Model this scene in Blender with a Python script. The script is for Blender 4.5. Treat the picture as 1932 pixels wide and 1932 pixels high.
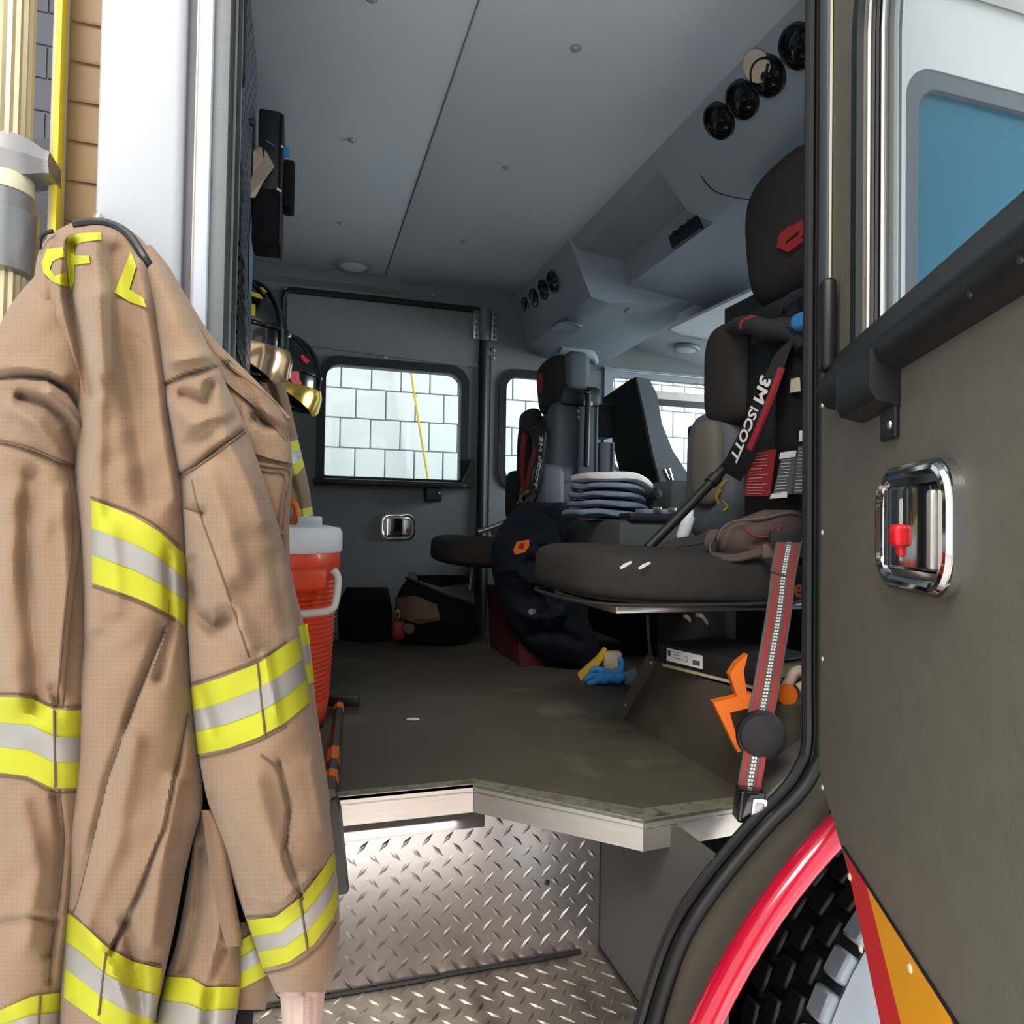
import bpy, bmesh, math, random
import numpy as np
from mathutils import Vector, Matrix, Euler, noise
from mathutils.geometry import tessellate_polygon

for o in list(bpy.data.objects):
    bpy.data.objects.remove(o)
scn = bpy.context.scene
COL = scn.collection
random.seed(4)

# ---------------------------------------------------------------- camera
FPX = 1305.0
RM = Matrix(((0.95617635, 0.02147808, 0.29200255),
             (-0.29235147, 0.01538692, 0.95618715),
             (0.01604404, -0.99965091, 0.02099176)))
CAM = Vector((0, 0, 0.5))
cam = bpy.data.objects.new('camera', bpy.data.cameras.new('camera'))
COL.objects.link(cam)
cam.data.sensor_width = 36
cam.data.lens = FPX / 1932 * 36
cam.data.clip_start = 0.02
mw = Matrix.Identity(4)
for r in range(3):
    mw[r][0] = RM[r][0]; mw[r][1] = -RM[r][1]; mw[r][2] = -RM[r][2]; mw[r][3] = CAM[r]
cam.matrix_world = mw
scn.camera = cam

# ---------------------------------------------------------------- world, lamps, exposure
wd = bpy.data.worlds.new('garage_daylight'); scn.world = wd; wd.use_nodes = True
bg = wd.node_tree.nodes['Background']
bg.inputs[0].default_value = (0.90, 0.965, 1.0, 1); bg.inputs[1].default_value = 1.0
def area(name, loc, target, size, power, col):
    l = bpy.data.lights.new(name, 'AREA'); l.energy = power; l.size = size; l.color = col; l.shape = 'SQUARE'
    o = bpy.data.objects.new(name, l); COL.objects.link(o); o.location = loc
    o.rotation_euler = (Vector(target) - Vector(loc)).to_track_quat('-Z', 'Y').to_euler()
    return o
area('garage_lamp_bay', (-1.3, -1.6, 3.6), (-0.3, -0.6, -1.1), 1.8, 130, (1.0, 0.92, 0.84))
area('bay_door_daylight', (7.5, 0.6, 1.5), (1.2, 2.6, 1.1), 3.5, 700, (0.86, 0.93, 1.0))
sl = bpy.data.lights.new('floor_fill_spot', 'SPOT'); sl.energy = 2600; sl.spot_size = math.radians(46); sl.spot_blend = .5; sl.shadow_soft_size = .25  # added spot that brightens only the garage floor, for bounce and riser reflection
so = bpy.data.objects.new('floor_fill_spot', sl); COL.objects.link(so); so.location = (.4, -2.1, 4.6)
vs = scn.view_settings
vs.view_transform = 'Standard'; vs.look = 'None'; vs.gamma = 1; vs.use_curve_mapping = False
vs.exposure = 0.55
scn.cycles.caustics_reflective = False

# ---------------------------------------------------------------- measuring helpers
def ray(u, v):
    return RM @ Vector(((u - 966) / FPX, (v - 966) / FPX, 1))
def P(u, v, ax, val):
    d = ray(u, v); i = 'xyz'.index(ax)
    return CAM + d * ((val - CAM[i]) / d[i])
FWH = Vector((0.29200255, 0.95618715, 0)).normalized()
RTH = Vector((FWH.y, -FWH.x, 0))
UPZ = Vector((0, 0, 1))
def PD(u, v, depth):
    d = ray(u, v)
    return CAM + d * (depth / d.dot(FWH))

# ---------------------------------------------------------------- mesh helpers
class Fr:                                   # a local frame: o + a*x + b*y + c*z
    def __init__(s, o, x, y, z=None):
        s.o = Vector(o); s.x = Vector(x).normalized(); s.y = Vector(y)
        s.y = (s.y - s.x * s.y.dot(s.x)).normalized()
        s.z = s.x.cross(s.y) if z is None else Vector(z)
    def __call__(s, a, b, c=0):
        return s.o + s.x * a + s.y * b + s.z * c
WF = Fr((0, 0, 0), (1, 0, 0), (0, 1, 0))
class MB:
    def __init__(s): s.v = []; s.f = []; s.uv = None
    def add(s, vs_, fs):
        n = len(s.v); s.v += [Vector(p) for p in vs_]; s.f += [tuple(i + n for i in q) for q in fs]; return s
    def box(s, a, b, fr=WF):
        x0, y0, z0 = a; x1, y1, z1 = b
        p = [fr(x, y, z) for z in (z0, z1) for x, y in ((x0, y0), (x1, y0), (x1, y1), (x0, y1))]
        return s.add(p, [(3, 2, 1, 0), (4, 5, 6, 7), (0, 1, 5, 4), (1, 2, 6, 5), (2, 3, 7, 6), (3, 0, 4, 7)])
    def rbox(s, a, b, r, fr=WF, seg=2):
        bm = bmesh.new(); bmesh.ops.create_cube(bm, size=1)
        sz = [max(b[i] - a[i], 1e-5) for i in range(3)]; c = [(a[i] + b[i]) / 2 for i in range(3)]
        for v in bm.verts: v.co = Vector((v.co.x * sz[0], v.co.y * sz[1], v.co.z * sz[2]))
        bmesh.ops.bevel(bm, geom=list(bm.edges), offset=min(r, min(sz) * .49), segments=seg, profile=.5, affect='EDGES')
        bm.verts.index_update()
        s.add([fr(v.co.x + c[0], v.co.y + c[1], v.co.z + c[2]) for v in bm.verts], [tuple(v.index for v in f.verts) for f in bm.faces])
        bm.free(); return s
    def prism(s, outer, z0, z1, fr=WF, holes=()):
        loops = [list(outer)] + [list(h) for h in holes]
        tris = tessellate_polygon([[Vector((p[0], p[1], 0)) for p in l] for l in loops])
        flat = [p for l in loops for p in l]; n = len(flat)
        vs_ = [fr(p[0], p[1], z0) for p in flat] + [fr(p[0], p[1], z1) for p in flat]
        fs = [tuple(t) for t in tris] + [tuple(i + n for i in reversed(t)) for t in tris]
        k = 0
        for l in loops:
            m = len(l)
            for i in range(m):
                a, b = k + i, k + (i + 1) % m
                fs.append((a, b, b + n, a + n))
            k += m
        return s.add(vs_, fs)
    def loft(s, rings, cap=True, closed=True):
        m = len(rings[0]); vs_ = [p for r in rings for p in r]; fs = []
        for i in range(len(rings) - 1):
            for j in range(m if closed else m - 1):
                a = i * m + j; b = i * m + (j + 1) % m
                fs.append((a, b, b + m, a + m))
        if cap and closed:
            fs.append(tuple(reversed(range(m)))); k = (len(rings) - 1) * m; fs.append(tuple(range(k, k + m)))
        return s.add(vs_, fs)
    def tube(s, path, r, n=8, cap=True, closed=False):
        path = [Vector(p) for p in path]; L = len(path); rings = []; prev = None
        for i, p in enumerate(path):
            if closed: t = path[(i + 1) % L] - path[i - 1]
            else: t = path[min(i + 1, L - 1)] - path[max(i - 1, 0)]
            t.normalize()
            if prev is None:
                prev = t.orthogonal().normalized()
            prev = (prev - t * prev.dot(t)).normalized(); q = t.cross(prev)
            rr = r[i] if isinstance(r, (list, tuple)) else r
            rings.append([p + (prev * math.cos(2 * math.pi * k / n) + q * math.sin(2 * math.pi * k / n)) * rr for k in range(n)])
        if closed: rings.append(rings[0])
        return s.loft(rings, cap and not closed)
    def ribbon(s, path, wdir, w, t):
        # flat strap: path points, width directions, width, thickness
        path = [Vector(p) for p in path]; L = len(path); rings = []
        for i, p in enumerate(path):
            tg = (path[min(i + 1, L - 1)] - path[max(i - 1, 0)]).normalized()
            wd_ = wdir[i] if isinstance(wdir, list) else wdir
            wd_ = Vector(wd_); wd_ = (wd_ - tg * wd_.dot(tg)).normalized(); nn = tg.cross(wd_)
            ww = w[i] if isinstance(w, (list, tuple)) else w
            rings.append([p + wd_ * ww / 2 + nn * t / 2, p - wd_ * ww / 2 + nn * t / 2, p - wd_ * ww / 2 - nn * t / 2, p + wd_ * ww / 2 - nn * t / 2])
        return s.loft(rings)
    def lathe(s, prof, o, axis=(0, 0, 1), n=32, x=None):
        ax = Vector(axis).normalized(); xx = Vector(x) if x is not None else ax.orthogonal()
        xx = (xx - ax * xx.dot(ax)).normalized(); yy = ax.cross(xx); o = Vector(o)
        rings = [[o + ax * h + (xx * math.cos(2 * math.pi * k / n) + yy * math.sin(2 * math.pi * k / n)) * max(r, 1e-5) for k in range(n)] for r, h in prof]
        return s.loft(rings)
    def pad(s, c, half, e1=.5, e2=.5, fr=None, nu=28, nv=18, disp=None):
        # superellipsoid cushion
        fr = fr or Fr(c, (1, 0, 0), (0, 1, 0)); rings = []
        g = lambda w, e: math.copysign(abs(w) ** e, w)
        for i in range(nv + 1):
            ph = -math.pi / 2 + math.pi * i / nv; ring = []
            for j in range(nu):
                th = 2 * math.pi * j / nu
                x = half[0] * g(math.cos(ph), e1) * g(math.cos(th), e2)
                y = half[1] * g(math.cos(ph), e1) * g(math.sin(th), e2)
                z = half[2] * g(math.sin(ph), e1)
                if disp: x, y, z = disp(x, y, z)
                ring.append(fr(x, y, z))
            rings.append(ring)
        return s.loft(rings)
    def text(s, body, size, fr, ext=.0006, sx=1.0, bold=0.0):
        cu = bpy.data.curves.new('lettering', 'FONT'); cu.body = body; cu.size = size; cu.extrude = ext; cu.offset = bold * size
        cu.align_x = 'CENTER'; cu.align_y = 'CENTER'; cu.resolution_u = 3
        o = bpy.data.objects.new('lettering', cu); COL.objects.link(o)
        dg = bpy.context.evaluated_depsgraph_get(); me = o.evaluated_get(dg).to_mesh()
        s.add([fr(v.co.x * sx, v.co.y, v.co.z) for v in me.vertices], [tuple(p.vertices) for p in me.polygons])
        o.evaluated_get(dg).to_mesh_clear(); bpy.data.objects.remove(o); bpy.data.curves.remove(cu)
        return s
def rrect(x0, x1, y0, y1, r, seg=6, rs=None):
    rs = rs or (r, r, r, r); out = []
    for (cx, cy, a0, rr) in ((x1, y0, -90, rs[0]), (x1, y1, 0, rs[1]), (x0, y1, 90, rs[2]), (x0, y0, 180, rs[3])):
        sx = -1 if cx == x1 else 1; sy = -1 if cy == y1 else 1
        for k in range(seg + 1):
            a = math.radians(a0 + 90 * k / seg)
            out.append((cx + sx * rr + rr * math.cos(a), cy + sy * rr + rr * math.sin(a)))
    return out
def smooth_path(pts, n=6, closed=False):
    pts = [Vector(p) for p in pts]; L = len(pts); out = []
    rng = range(L if closed else L - 1)
    g = (lambda i: pts[i % L]) if closed else (lambda i: pts[max(0, min(L - 1, i))])
    for i in rng:
        p0, p1, p2, p3 = g(i - 1), g(i), g(i + 1), g(i + 2)
        for k in range(n):
            t = k / n
            out.append(.5 * ((2 * p1) + (-p0 + p2) * t + (2 * p0 - 5 * p1 + 4 * p2 - p3) * t * t + (-p0 + 3 * p1 - 3 * p2 + p3) * t ** 3))
    if not closed: out.append(pts[-1])
    return out
OFF = {}
def build(name, mb, mat, parent=None, loc=None, smooth=True, angle=38, kind=None):
    off = OFF[parent.name] if parent else Vector(loc or (0, 0, 0))
    me = bpy.data.meshes.new(name)
    me.from_pydata([v - off for v in mb.v], [], mb.f)
    me.validate(); me.update()
    bm = bmesh.new(); bm.from_mesh(me); bmesh.ops.recalc_face_normals(bm, faces=bm.faces); bm.to_mesh(me); bm.free()
    if smooth:
        me.shade_smooth(); me.set_sharp_from_angle(angle=math.radians(angle))
    if mb.uv is not None:
        l = me.uv_layers.new(name='UVMap')
        vi = np.zeros(len(me.loops), dtype=np.int32); me.loops.foreach_get('vertex_index', vi)
        l.data.foreach_set('uv', np.asarray(mb.uv, dtype=np.float32)[vi].ravel())
    if isinstance(mat, str): mat = MAT[mat]
    me.materials.append(mat)
    o = bpy.data.objects.new(name, me); COL.objects.link(o)
    if parent: o.parent = parent
    else: o.location = off
    if kind: o['kind'] = kind
    OFF[o.name] = off
    return o
def tag(o, label, cat, group=None):
    o['label'] = label; o['category'] = cat
    if group: o['group'] = group
    return o
def thing(name, label, cat, loc, group=None):
    o = bpy.data.objects.new(name, None); COL.objects.link(o); o.location = loc
    o.empty_display_size = .05; OFF[o.name] = Vector(loc)
    return tag(o, label, cat, group)
def one(name, mb, mat, label, cat, group=None, loc=None, **k):
    if loc is None:
        lo = [min(v[i] for v in mb.v) for i in range(3)]; hi = [max(v[i] for v in mb.v) for i in range(3)]
        loc = ((lo[0] + hi[0]) / 2, (lo[1] + hi[1]) / 2, lo[2])
    return tag(build(name, mb, mat, None, loc, **k), label, cat, group)
def struct(name, mb, mat, label=None, cat=None, **k):
    o = build(name, mb, mat, None, (0, 0, 0), **k); o['kind'] = 'structure'
    if label: tag(o, label, cat)
    return o
def copies(src, spots, parent=None, rots=None):
    # src is built around the origin; first spot moves src itself
    for i, p in enumerate(spots):
        o = src if i == 0 else src.copy()
        if i: COL.objects.link(o)
        o.parent = parent
        o.location = Vector(p) - (OFF[parent.name] if parent else Vector())
        if rots: o.rotation_euler = rots[i]

# ---------------------------------------------------------------- materials
MAT = {}
def lin(c):
    return tuple((x / 255 / 12.92) if x / 255 <= .04045 else ((x / 255 + .055) / 1.055) ** 2.4 for x in c) + (1,)
def M(name, col, rough=.6, metal=0., bump=0., bscale=300., var=0., vscale=10., spec=.5, coat=0., dirt=None, dscale=6., dlo=.55, dhi=.75, stretch=(1, 1, 1)):
    m = bpy.data.materials.new(name); m.use_nodes = True; MAT[name] = m
    nt = m.node_tree; b = nt.nodes['Principled BSDF']
    b.inputs['Base Color'].default_value = lin(col); b.inputs['Roughness'].default_value = rough
    b.inputs['Metallic'].default_value = metal; b.inputs['Specular IOR Level'].default_value = spec
    b.inputs['Coat Weight'].default_value = coat
    tc = nt.nodes.new('ShaderNodeTexCoord'); src = tc.outputs['Object']
    if stretch != (1, 1, 1):
        mp = nt.nodes.new('ShaderNodeMapping'); mp.inputs['Scale'].default_value = stretch
        nt.links.new(src, mp.inputs[0]); src = mp.outputs[0]
    last = None
    if var or dirt:
        base = nt.nodes.new('ShaderNodeRGB'); base.outputs[0].default_value = lin(col); last = base.outputs[0]
    if var:
        nz = nt.nodes.new('ShaderNodeTexNoise'); nz.inputs['Scale'].default_value = vscale; nz.inputs['Detail'].default_value = 6
        nt.links.new(src, nz.inputs['Vector'])
        hs = nt.nodes.new('ShaderNodeHueSaturation'); mr = nt.nodes.new('ShaderNodeMapRange')
        mr.inputs['From Min'].default_value = .3; mr.inputs['From Max'].default_value = .7
        mr.inputs['To Min'].default_value = 1 - var; mr.inputs['To Max'].default_value = 1 + var
        nt.links.new(nz.outputs[0], mr.inputs[0]); nt.links.new(mr.outputs[0], hs.inputs['Value']); nt.links.new(last, hs.inputs['Color'])
        last = hs.outputs[0]
    if dirt:
        nz = nt.nodes.new('ShaderNodeTexNoise'); nz.inputs['Scale'].default_value = dscale; nz.inputs['Detail'].default_value = 8; nz.inputs['Distortion'].default_value = .6
        nt.links.new(src, nz.inputs['Vector'])
        rp = nt.nodes.new('ShaderNodeMapRange'); rp.inputs['From Min'].default_value = dlo; rp.inputs['From Max'].default_value = dhi
        mx = nt.nodes.new('ShaderNodeMix'); mx.data_type = 'RGBA'
        nt.links.new(nz.outputs[0], rp.inputs[0]); nt.links.new(rp.outputs[0], mx.inputs['Factor'])
        nt.links.new(last, mx.inputs['A']); mx.inputs['B'].default_value = lin(dirt); last = mx.outputs['Result']
    if last is not None: nt.links.new(last, b.inputs['Base Color'])
    if bump:
        nz = nt.nodes.new('ShaderNodeTexNoise'); nz.inputs['Scale'].default_value = bscale; nz.inputs['Detail'].default_value = 3
        nt.links.new(tc.outputs['Object'], nz.inputs['Vector'])
        bp = nt.nodes.new('ShaderNodeBump'); bp.inputs['Strength'].default_value = bump; bp.inputs['Distance'].default_value = .002
        nt.links.new(nz.outputs[0], bp.inputs['Height']); nt.links.new(bp.outputs[0], b.inputs['Normal'])
    return m
def glass(name, tint, refl=.07, rough=.02, haze=0., hcol=(1, 1, 1)):
    m = bpy.data.materials.new(name); m.use_nodes = True; MAT[name] = m; nt = m.node_tree; nt.nodes.clear()
    o = nt.nodes.new('ShaderNodeOutputMaterial'); t = nt.nodes.new('ShaderNodeBsdfTransparent'); g = nt.nodes.new('ShaderNodeBsdfGlossy')
    t.inputs[0].default_value = tint + (1,); g.inputs['Roughness'].default_value = rough
    lw = nt.nodes.new('ShaderNodeLayerWeight'); lw.inputs[0].default_value = .5
    pw = nt.nodes.new('ShaderNodeMath'); pw.operation = 'POWER'; pw.inputs[1].default_value = 5
    ml = nt.nodes.new('ShaderNodeMath'); ml.operation = 'MULTIPLY_ADD'; ml.inputs[1].default_value = .8; ml.inputs[2].default_value = refl
    mx = nt.nodes.new('ShaderNodeMixShader')
    nt.links.new(lw.outputs['Facing'], pw.inputs[0]); nt.links.new(pw.outputs[0], ml.inputs[0]); nt.links.new(ml.outputs[0], mx.inputs[0])
    last = t.outputs[0]
    if haze:
        df = nt.nodes.new('ShaderNodeBsdfDiffuse'); df.inputs[0].default_value = hcol + (1,)
        m2 = nt.nodes.new('ShaderNodeMixShader'); m2.inputs[0].default_value = haze
        nt.links.new(t.outputs[0], m2.inputs[1]); nt.links.new(df.outputs[0], m2.inputs[2]); last = m2.outputs[0]
    nt.links.new(last, mx.inputs[1]); nt.links.new(g.outputs[0], mx.inputs[2]); nt.links.new(mx.outputs[0], o.inputs[0])
def fabric(name, col, line, sx, sy, lo=.05, var=.10):
    # woven cloth with a ripstop grid on the piece's own UVs
    m = M(name, col, .85, spec=.2, var=var, vscale=9, bump=.25, bscale=900); nt = m.node_tree; b = nt.nodes['Principled BSDF']
    b.inputs['Sheen Weight'].default_value = .15
    tc = nt.nodes.new('ShaderNodeTexCoord'); nz = nt.nodes.new('ShaderNodeTexNoise'); nz.inputs['Scale'].default_value = 34; nz.inputs['Detail'].default_value = 4; nz.inputs['Distortion'].default_value = .8
    nt.links.new(tc.outputs['Object'], nz.inputs['Vector']); b2 = nt.nodes.new('ShaderNodeBump'); b2.inputs['Strength'].default_value = .35; b2.inputs['Distance'].default_value = .006
    nt.links.new(nz.outputs[0], b2.inputs['Height']); old = b.inputs['Normal'].links[0].from_node; nt.links.new(b2.outputs[0], old.inputs['Normal'])
    prev = b.inputs['Base Color'].links[0].from_socket
    uv = nt.nodes.new('ShaderNodeUVMap'); mp = nt.nodes.new('ShaderNodeMapping'); mp.inputs['Scale'].default_value = (sx, sy, 1)
    br = nt.nodes.new('ShaderNodeTexBrick'); br.offset = 0; br.inputs['Scale'].default_value = 1; br.inputs['Mortar Size'].default_value = lo
    br.inputs['Mortar Smooth'].default_value = .6; br.inputs['Brick Width'].default_value = 1; br.inputs['Row Height'].default_value = 1
    br.inputs['Color1'].default_value = br.inputs['Color2'].default_value = (0, 0, 0, 1); br.inputs['Mortar'].default_value = (1, 1, 1, 1)
    nt.links.new(uv.outputs[0], mp.inputs[0]); nt.links.new(mp.outputs[0], br.inputs['Vector'])
    ml = nt.nodes.new('ShaderNodeMath'); ml.operation = 'MULTIPLY'; ml.inputs[1].default_value = .3
    nt.links.new(br.outputs['Color'], ml.inputs[0])
    mx = nt.nodes.new('ShaderNodeMix'); mx.data_type = 'RGBA'; nt.links.new(ml.outputs[0], mx.inputs['Factor'])
    nt.links.new(prev, mx.inputs['A']); mx.inputs['B'].default_value = lin(line); nt.links.new(mx.outputs['Result'], b.inputs['Base Color'])
    return m
M('paint', (118, 120, 122), .55, bump=.25, bscale=420, var=.05, vscale=40)
M('paint_door', (103, 98, 87), .6, bump=.25, bscale=420, var=.06, vscale=30, dirt=(128, 124, 114), dscale=3.2, dlo=.66, dhi=.9)
M('paint_ceiling', (200, 208, 219), .5, bump=.1, bscale=420)
M('console_plastic', (146, 156, 165), .6, bump=.35, bscale=380)
M('rubber_floor', (80, 75, 63), .62, bump=.3, bscale=160, var=.12, vscale=5, dirt=(120, 114, 98), dscale=4.5, dlo=.56, dhi=.8)
M('well_paint', (92, 90, 85), .55, bump=.2, bscale=350, dirt=(132, 124, 112), dscale=5, dlo=.64, dhi=.85)
M('aluminium', (205, 198, 190), .38, .75, bump=.1, bscale=90, var=.05, vscale=18, stretch=(1, 1, 6))
M('edge_dirty', (150, 150, 128), .5, .5, var=.15, vscale=60, dirt=(92, 96, 66), dscale=40, dlo=.5, dhi=.7)
M('tread_plate', (205, 200, 200), .3, .92, bump=.12, bscale=60, var=.06, vscale=7)
M('tread_plate_worn', (176, 168, 158), .38, .85, bump=.15, bscale=60, var=.1, vscale=8, dirt=(104, 94, 84), dscale=7, dlo=.5, dhi=.72)
M('black_plastic', (26, 26, 28), .45, bump=.15, bscale=350)
M('black_rubber', (22, 22, 23), .55)
M('black_gloss', (14, 14, 17), .12, coat=.6)
M('chrome', (225, 225, 225), .07, 1.)
M('steel', (190, 188, 184), .3, .9)
M('screw', (200, 200, 200), .3, .8)
M('white_paint', (182, 183, 187), .3, coat=.3)
M('lens_white', (222, 228, 232), .35)
M('seat_cloth', (50, 48, 47), .9, bump=.3, bscale=500, spec=.2, var=.08, vscale=30)
M('seat_side', (84, 88, 96), .7, bump=.15, bscale=300)
M('seat_lit', (96, 92, 84), .75, bump=.2, bscale=300)
M('red_logo', (150, 34, 38), .7)
M('red_strap', (158, 42, 46), .75, bump=.2, bscale=600)
M('strap_black', (34, 33, 34), .8, bump=.3, bscale=600)
M('strap_grey', (96, 82, 76), .85, bump=.4, bscale=900)
M('strap_brown', (82, 66, 60), .85, bump=.4, bscale=700)
M('white_print', (225, 222, 220), .7)
M('label_red', (142, 38, 42), .5)
M('label_grey', (86, 88, 92), .5)
M('orange_plastic', (232, 112, 22), .5)
M('cooler_orange', (226, 76, 40), .42, coat=.2, var=.04)
M('cooler_white', (222, 224, 228), .45, var=.05, vscale=20)
M('handle_white', (214, 208, 200), .5, var=.06, vscale=30)
M('navy_cloth', (26, 29, 40), .9, spec=.2, var=.2, vscale=20)
M('bag_black', (24, 23, 26), .85, spec=.2, var=.2, vscale=20)
M('tan_cloth', (120, 98, 80), .9, spec=.2, var=.12, vscale=20)
M('towel_white', (232, 230, 226), .95, bump=.5, bscale=400)
M('towel_blue', (120, 132, 152), .95, bump=.6, bscale=400, var=.12, vscale=30)
M('dark_grey', (64, 66, 68), .65, bump=.2, bscale=300)
M('bin_maroon', (96, 34, 50), .5, var=.08)
M('paper', (206, 186, 164), .8, var=.05, vscale=30)
M('blue_plastic', (40, 140, 215), .45)
M('glove_blue', (58, 142, 214), .6)
M('yellow_plastic', (222, 174, 46), .5)
M('trim_yellow', (178, 178, 32), .7, var=.05, vscale=30, bump=.1, bscale=900)
M('trim_silver', (156, 153, 148), .45, .15, var=.06, vscale=25)
M('thread_dark', (100, 80, 64), .9)
M('knit', (200, 176, 164), .95, bump=.5, bscale=500)
M('helmet_black', (16, 16, 18), .22, coat=.5)
M('helmet_yellow', (232, 212, 36), .5, var=.06, vscale=60)
M('helmet_red', (190, 40, 56), .5)
M('gold_visor', (205, 168, 74), .18, .75)
M('amber_visor', (206, 168, 132), .15, .75)
M('gold_rail', (214, 196, 158), .3, .7)
M('rail_clamp', (150, 148, 148), .35, .85)
M('lip_red', (196, 18, 52), .16, coat=.7)
M('liner_black', (14, 14, 16), .14, coat=.5)
M('tyre', (20, 20, 22), .4)
M('tyre_band', (138, 144, 152), .45, .2, var=.08, vscale=30)
M('stripe_red', (206, 36, 38), .5, var=.05, vscale=20, dirt=(170, 120, 60), dscale=30, dlo=.7, dhi=.75)
M('stripe_yellow', (236, 160, 14), .5, var=.05, vscale=20, dirt=(150, 110, 40), dscale=30, dlo=.7, dhi=.76)
M('red_tab', (222, 28, 38), .35)
M('block_white', (204, 208, 207), .75, bump=.15, bscale=80)
M('mortar', (140, 147, 150), .9)
M('block_dark', (92, 90, 96), .8, bump=.2, bscale=80)
M('tan_reflection', (136, 106, 66), .5, var=.1, vscale=6)
M('yellow_edge', (240, 214, 60), .5)
M('cream', (214, 206, 176), .5)
M('brick_brown', (128, 102, 70), .7, var=.1)
M('concrete', (205, 202, 196), .8, var=.08, vscale=3)
M('cord_yellow', (206, 174, 62), .6)
M('perforated', (104, 112, 124), .45, .3, bump=.2, bscale=200)
M('carpet_grey', (120, 118, 122), .8)
M('steel_dark', (74, 72, 70), .4, .7, var=.1, vscale=20)
M('glow_strip', (60, 58, 58), .5)
M('decal_blue', (60, 130, 190), .5)
M('visor_white', (228, 232, 240), .7)
M('binder_black', (30, 28, 30), .5)
M('page_edge', (176, 170, 130), .9, var=.1, vscale=60)
glass('clear_glass', (.93, .96, .95), .03)
glass('blue_glass', (.36, .62, .76), .03, haze=.26, hcol=(.10, .34, .48))
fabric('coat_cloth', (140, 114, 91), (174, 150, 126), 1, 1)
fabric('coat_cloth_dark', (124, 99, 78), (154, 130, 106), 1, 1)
# ================================================================ STRUCTURE
def XZ(y): return Fr((0, y, 0), (1, 0, 0), (0, 0, 1))        # c > 0 comes towards the near side
def YZ(x): return Fr((x, 0, 0), (0, 1, 0), (0, 0, 1))        # c > 0 towards +X
def PN(u, v, p0, n):
    d = ray(u, v); n = Vector(n); return CAM + d * ((Vector(p0) - CAM).dot(n) / d.dot(n))
YF, ZC = 3.09, 1.589

# ---- garage around the truck
struct('floor_garage', MB().box((-6, -5, -1.16), (9, 4.7, -1.1)), 'concrete', 'grey concrete garage floor under the truck', 'floor')
wb = struct('wall_back', MB().box((-6, 4.715, -1.1), (9, 4.9, 5.5)), 'mortar', 'white painted block wall of the garage behind the truck', 'wall')
bs = .198
bm0 = MB().rbox((-bs / 2 + .004, 0, -bs / 2 + .004), (bs / 2 - .004, .1, bs / 2 - .004), .004, seg=1)
blk = build('block', bm0, 'block_white', None, (0, 0, 0))
spots = []
for r in range(9):
    z = .61 - .1 + bs * r
    for k in range(-1, 18):
        x = .137 + .0 + bs * k + (bs / 2 if r % 2 else 0)
        spots.append((x + bs / 2, 4.695, z))
copies(blk, spots, wb)
blk2 = build('block', bm0, 'block_dark', None, (0, 0, 0)); spots = []
for r in range(9):
    for k in range(-3, 4): spots.append((-1.5 + bs * k + (bs / 2 if r % 2 else 0), 4.695, 2.62 + bs * r))
copies(blk2, spots, wb)
one('hanging_rope', MB().tube(smooth_path([P(770, 640, 'y', 4.6), P(776, 703, 'y', 4.6), P(786, 770, 'y', 4.6), P(808, 905, 'y', 4.6), P(820, 980, 'y', 4.6), P(822, 1050, 'y', 4.6), (.93, 4.6, -.4), (.95, 4.6, -1.09)]), .008, 6),
    'cord_yellow', 'thin yellow rope hanging down the white block wall outside', 'rope')

# ---- cab floor and door threshold
inn = [(-.36, 1.33), (.337, 1.33), (.590, 1.117), (.86, 1.122)]
out = [(-.36, 1.302), (.329, 1.302), (.570, 1.070), (.86, 1.092)]
fl = struct('floor', MB().prism(inn + [(2.4, 1.12), (2.4, 3.09), (-.36, 3.09)], -.04, 0), 'rubber_floor', 'dark worn rubber floor of the truck cab', 'floor')
tr = struct('trim_1', MB().box((-.36, 1.33, -.03), (.33, 1.335, -.005)), 'aluminium', 'angled aluminium edging along the cab door threshold', 'trim')
for i in range(3):
    a, b, c, d = inn[i], inn[i + 1], out[i + 1], out[i]
    build('edge_segment', MB().prism([a, b, c, d], -.003, .003), 'edge_dirty', tr)
    dd = Vector((c[0] - d[0], c[1] - d[1], 0)).normalized(); fr = Fr((d[0], d[1], 0), dd, (0, 0, 1)); L = (Vector(c) - Vector(d)).length
    fa = build('face_segment', MB().box((.0006, -.05, -.004), (L - .0006, .0035, 0), fr), 'aluminium', tr)
    build('bead', MB().tube([fr(0, -.011, 0), fr(L, -.011, 0)], .0012, 6), 'steel', fa)
st = one('step_light', MB().box((-.3, 1.322, -.089), (.358, 1.36, -.052)), 'glow_strip', 'dark step light housing under the aluminium door threshold', 'step light')
l = bpy.data.lights.new('step_lamp', 'AREA'); l.shape = 'RECTANGLE'; l.size = .5; l.size_y = .012; l.energy = 1.1; l.color = (1, .9, .78)
lo = bpy.data.objects.new('step_lamp', l); COL.objects.link(lo); lo.location = (.05, 1.312, -.075)
lo.rotation_euler = (Vector((0, .5, -1))).to_track_quat('-Z', 'Y').to_euler()

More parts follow.
